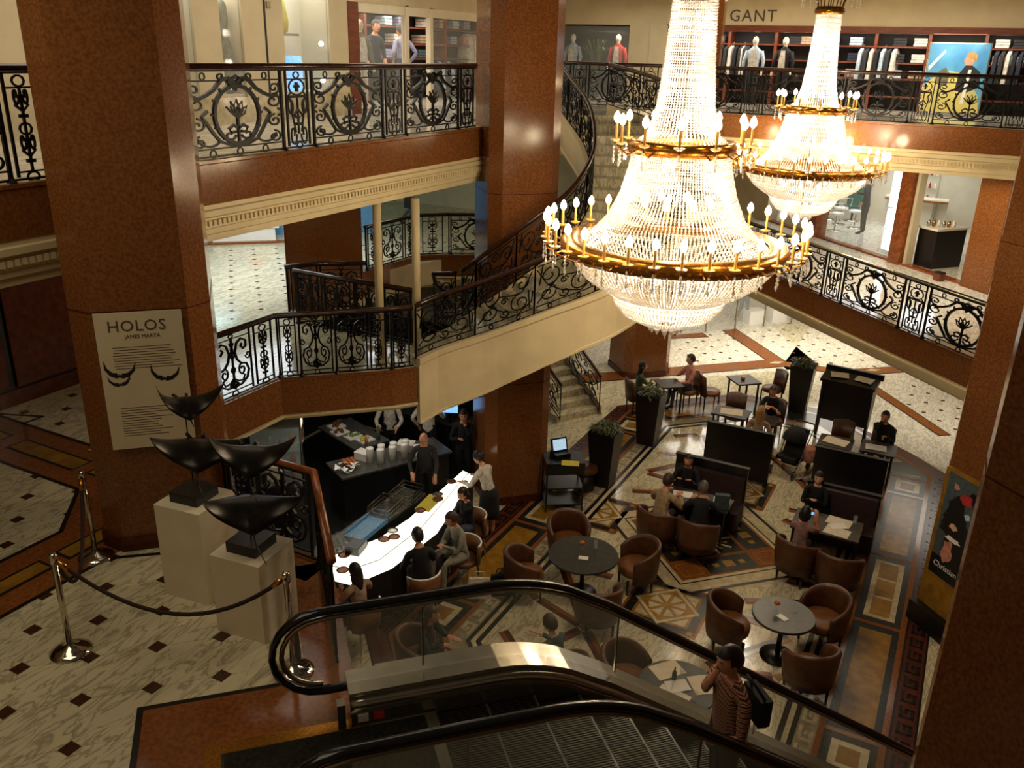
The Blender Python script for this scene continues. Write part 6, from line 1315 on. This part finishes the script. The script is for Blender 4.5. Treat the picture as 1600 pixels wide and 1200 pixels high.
bxo = tag(MB().box(-.12, -.16, 0, .12, .16, .12).box(-.1, -.14, .12, .1, .14, .125).build('dark_box', 'counter_dark', None, False, (-7.68, 9.52, .905), .2), 'black box standing on the near half of the lit bar', 'box')
# back counter with food, rolls and cups
bk = empty('back_counter', (-9.2, 12.4, 0), -.5); tag(bk, 'grey back counter with food and white paper cups', 'counter'); MB().box(-.35, -1.0, 0, .35, 1.25, .92).build('body', 'counter_dark', bk); MB().box(-.4, -1.05, .92, .4, 1.3, .96).build('top', 'counter_grey', bk)
bk2 = empty('prep_counter', (-10.35, 13.0, 0), -.35); tag(bk2, 'dark prep counter with trays of food in front of the cook', 'counter'); MB().box(-.8, -.35, 0, .6, .35, .92).build('body', 'counter_dark', bk2); MB().box(-.85, -.4, .92, .65, .4, .96).build('top', 'counter_grey', bk2)
def loc2(o, x, y): p = rot2((x, y), o.rotation_euler.z); return (o.location.x+p[0], o.location.y+p[1])
cupm = MB().lathe([(.065, 0), (.075, .28), (.07, .3), (.02, .3)], 14).mesh('cup_stack', 'plate_white', True)
for i, (x, y) in enumerate(((.0, -.3), (.15, -.15), (-.02, -.05), (.16, .1), (.0, .2), (.17, .35), (.02, .45))): tag(link('cup_stack', cupm, None, (*loc2(bk, x, y), .96)), 'tall stack of white paper cups on the back counter', 'cups', 'stacks of paper cups')
for i, (x, y, s_) in enumerate(((-.2, -.35, .14), (-.15, .55, .16), (.15, .7, .13))): tag(MB().obox((0, 0, .07), (s_, s_*.8, .07)).obox((0, 0, .145), (s_*1.04, s_*.84, .008)).build('white_box', 'plate_white', None, False, (*loc2(bk, x, y), .96), .3*i), ['white box behind the orange fruit', 'white box behind the paper cups', 'white box at the far end of the back counter'][i], 'box')
orm = MB().ball((0, 0, .04), .042, 10, 7).lathe([(.006, .075), (.006, .09)], 5).mesh('orange', 'food_orange', True)
for i in range(9): tag(link('orange', orm, None, (*loc2(bk, -.05-.08*(i % 3), -.6-.08*(i//3)), .96)), 'orange fruit in the pile on the back counter', 'fruit', 'oranges on the back counter')
mb = MB(); r = random.Random(3)
for i in range(22): p = (r.uniform(-.2, .2), r.uniform(-.14, .14), r.uniform(.02, .1)); a = r.random()*6; mb.add([p, (p[0]+.1*math.cos(a), p[1]+.1*math.sin(a), p[2]+.03), (p[0]+.1*math.cos(a+1.2), p[1]+.1*math.sin(a+1.2), p[2]-.01)], [(0, 1, 2)])
tag(mb.build('crumpled_cloth', 'plate_white', None, False, (*loc2(bk, .1, -.85), .965), .3), 'crumpled white cloth at the near end of the back counter', 'cloth')
for i, (x, y, m, l) in enumerate(((-.6, -.1, 'copper_plate', 'tray of brown meat on the prep counter'), (-.3, -.2, 'copper_plate', 'second tray of brown food on the prep counter'), (.05, -.1, 'food_green', 'bowl of green salad on the prep counter'), (.35, .0, 'yellow_paper', 'tray of yellow food on the prep counter'))):
    o = empty('food_tray', (*loc2(bk2, x, y), .96), -.3); tag(o, l, 'food'); MB().box(-.13, -.16, 0, .13, .16, .03).build('tray', 'plate_white', o); mb = MB()
    for q in range(8): mb.ball((r.uniform(-.09, .09), r.uniform(-.12, .12), .045), .035, 6, 5)
    tag(mb.build('food', m, o, True), kind='stuff')
sb_ = [('cloth_green', 'dark green bottle, tallest on the prep counter', .5, .22, .32), ('cloth_pink', 'pink bottle on the prep counter', .55, -.1, .22), ('cloth_teal', 'teal bottle on the prep counter', .4, .28, .26)]
for m, l, x, y, hh in sb_: tag(MB().lathe([(.035, 0), (.036, .6*hh), (.014, .78*hh), (.014, hh)], 12).build('bottle', m, None, True, (*loc2(bk2, x, y), .96)), l, 'bottle')
mo = empty('blue_monitor', (-9.0, 14.5, 1.2), .4); tag(mo, 'monitor with a bright blue display behind the bar', 'monitor'); MB().box(-.2, -.02, 0, .2, .02, .3).build('case', 'black_base', mo); MB().box(-.18, -.024, .02, .18, -.02, .28).build('display', 'screen_blue', mo); MB().box(-.02, .0, -.24, .02, .04, .02).build('arm', 'black_base', mo)
cb = empty('back_cabinet', (-9.0, 14.9, 0)); tag(cb, 'dark cabinet run with steel hood behind the bar staff', 'cabinet')
for i in range(4): MB().box(-1.5+i*.75, -.35, 0, -.78+i*.75, .2, .9).build('door', 'counter_dark', cb)
MB().box(-1.55, -.4, .9, 1.5, .2, .95).build('worktop', 'counter_grey', cb); MB().add([(-1.0, -.4, 2.0), (1.2, -.4, 2.0), (1.2, .25, 2.0), (-1.0, .25, 2.0), (-.8, -.1, 2.6), (1.0, -.1, 2.6), (1.0, .25, 2.6), (-.8, .25, 2.6)], [(3, 2, 1, 0), (4, 5, 6, 7), (0, 1, 5, 4), (1, 2, 6, 5), (2, 3, 7, 6), (3, 0, 4, 7)]).build('hood', 'steel', cb)
# glass showcase under the middle gallery
gc = empty('glass_showcase', (-10.95, 11.3, 0), .75); tag(gc, 'tall glass showcase of sparkling jars below the middle gallery', 'showcase'); MB().box(-.45, -.35, 0, .45, .35, .5).build('plinth', 'steel', gc)
for x0, y0, x1, y1 in ((-.45, -.35, .45, -.34), (-.45, .34, .45, .35), (-.45, -.34, -.44, .34), (.44, -.34, .45, .34)): MB().box(x0, y0, .5, x1, y1, 1.75).build('pane', 'glass', gc)
for zz in (.85, 1.25): MB().box(-.43, -.33, zz, .43, .33, zz+.015).build('shelf', 'glass', gc)
MB().box(-.45, -.35, 1.75, .45, .35, 1.79).build('lid', 'steel', gc); MB().lathe([(.05, 0), (.05, 1.9)], 14).build('corner_post', 'chrome', gc, True, (.5, .4, 0))
for i in range(12): tag(MB().lathe([(.05, 0), (.06, .1), (.03, .15), (.035, .18)], 10).build('jar', ['gold', 'chrome', 'copper_plate', 'cloth_red'][i % 4], None, True, (*loc2(gc, -.32+.21*(i % 4), -.15+.18*(i % 2)), [.515, .865, 1.265][i//4])), 'small glittering jar in the glass showcase', 'jar', 'jars in the glass showcase')
tag(MB().box(-.12, -.12, 0, .12, .12, .3).box(-.1, -.1, .3, .1, .1, .305).build('cream_block', 'white_paint', None, False, (-10.5, 10.75, .9), .6), 'cream square block beside the glass showcase', 'block')
bb = empty('service_shelf', (-10.5, 10.75, 0), .6); tag(bb, 'low dark shelf under the cream block', 'shelf'); MB().box(-.3, -.25, 0, .3, .25, .86).build('body', 'counter_dark', bb); MB().box(-.32, -.27, .86, .32, .27, .9).build('top', 'counter_grey', bb)
# bags on the floor by the bar
for x, y, m, l, nm in ((-5.98, 10.55, 'cloth_white', 'white carrier bag on the floor beside the man in the grey suit', 'carrier_bag'), (-5.7, 10.8, 'cloth_black', 'black handbag on the gold floor strip', 'handbag')):
    o = empty(nm, (x, y, 0), .5); tag(o, l, 'bag'); MB().add([(-.2, -.08, 0), (.2, -.08, 0), (.2, .08, 0), (-.2, .08, 0), (-.17, -.03, .36), (.17, -.03, .36), (.17, .03, .36), (-.17, .03, .36)], [(3, 2, 1, 0), (4, 5, 6, 7), (0, 1, 5, 4), (1, 2, 6, 5), (2, 3, 7, 6), (3, 0, 4, 7)]).build('body', m, o); MB().tube([(-.1, 0, .35), (-.07, 0, .48), (.07, 0, .48), (.1, 0, .35)], .01, 6).build('handle', m, o, True)
ph = empty('camera_phone', (-1.4, 14.28, 1.02), .1); tag(ph, 'small camera with a glowing blue screen held by the woman in mauve', 'camera'); MB().box(-.05, -.01, 0, .05, .01, .07).build('body', 'black_base', ph); MB().box(-.04, -.013, .01, .04, -.01, .06).build('display', 'screen_blue', ph)
place(sc, -3.2, 17.95, face(0, 1), 'side chair under the blonde woman', 'chair', SG)
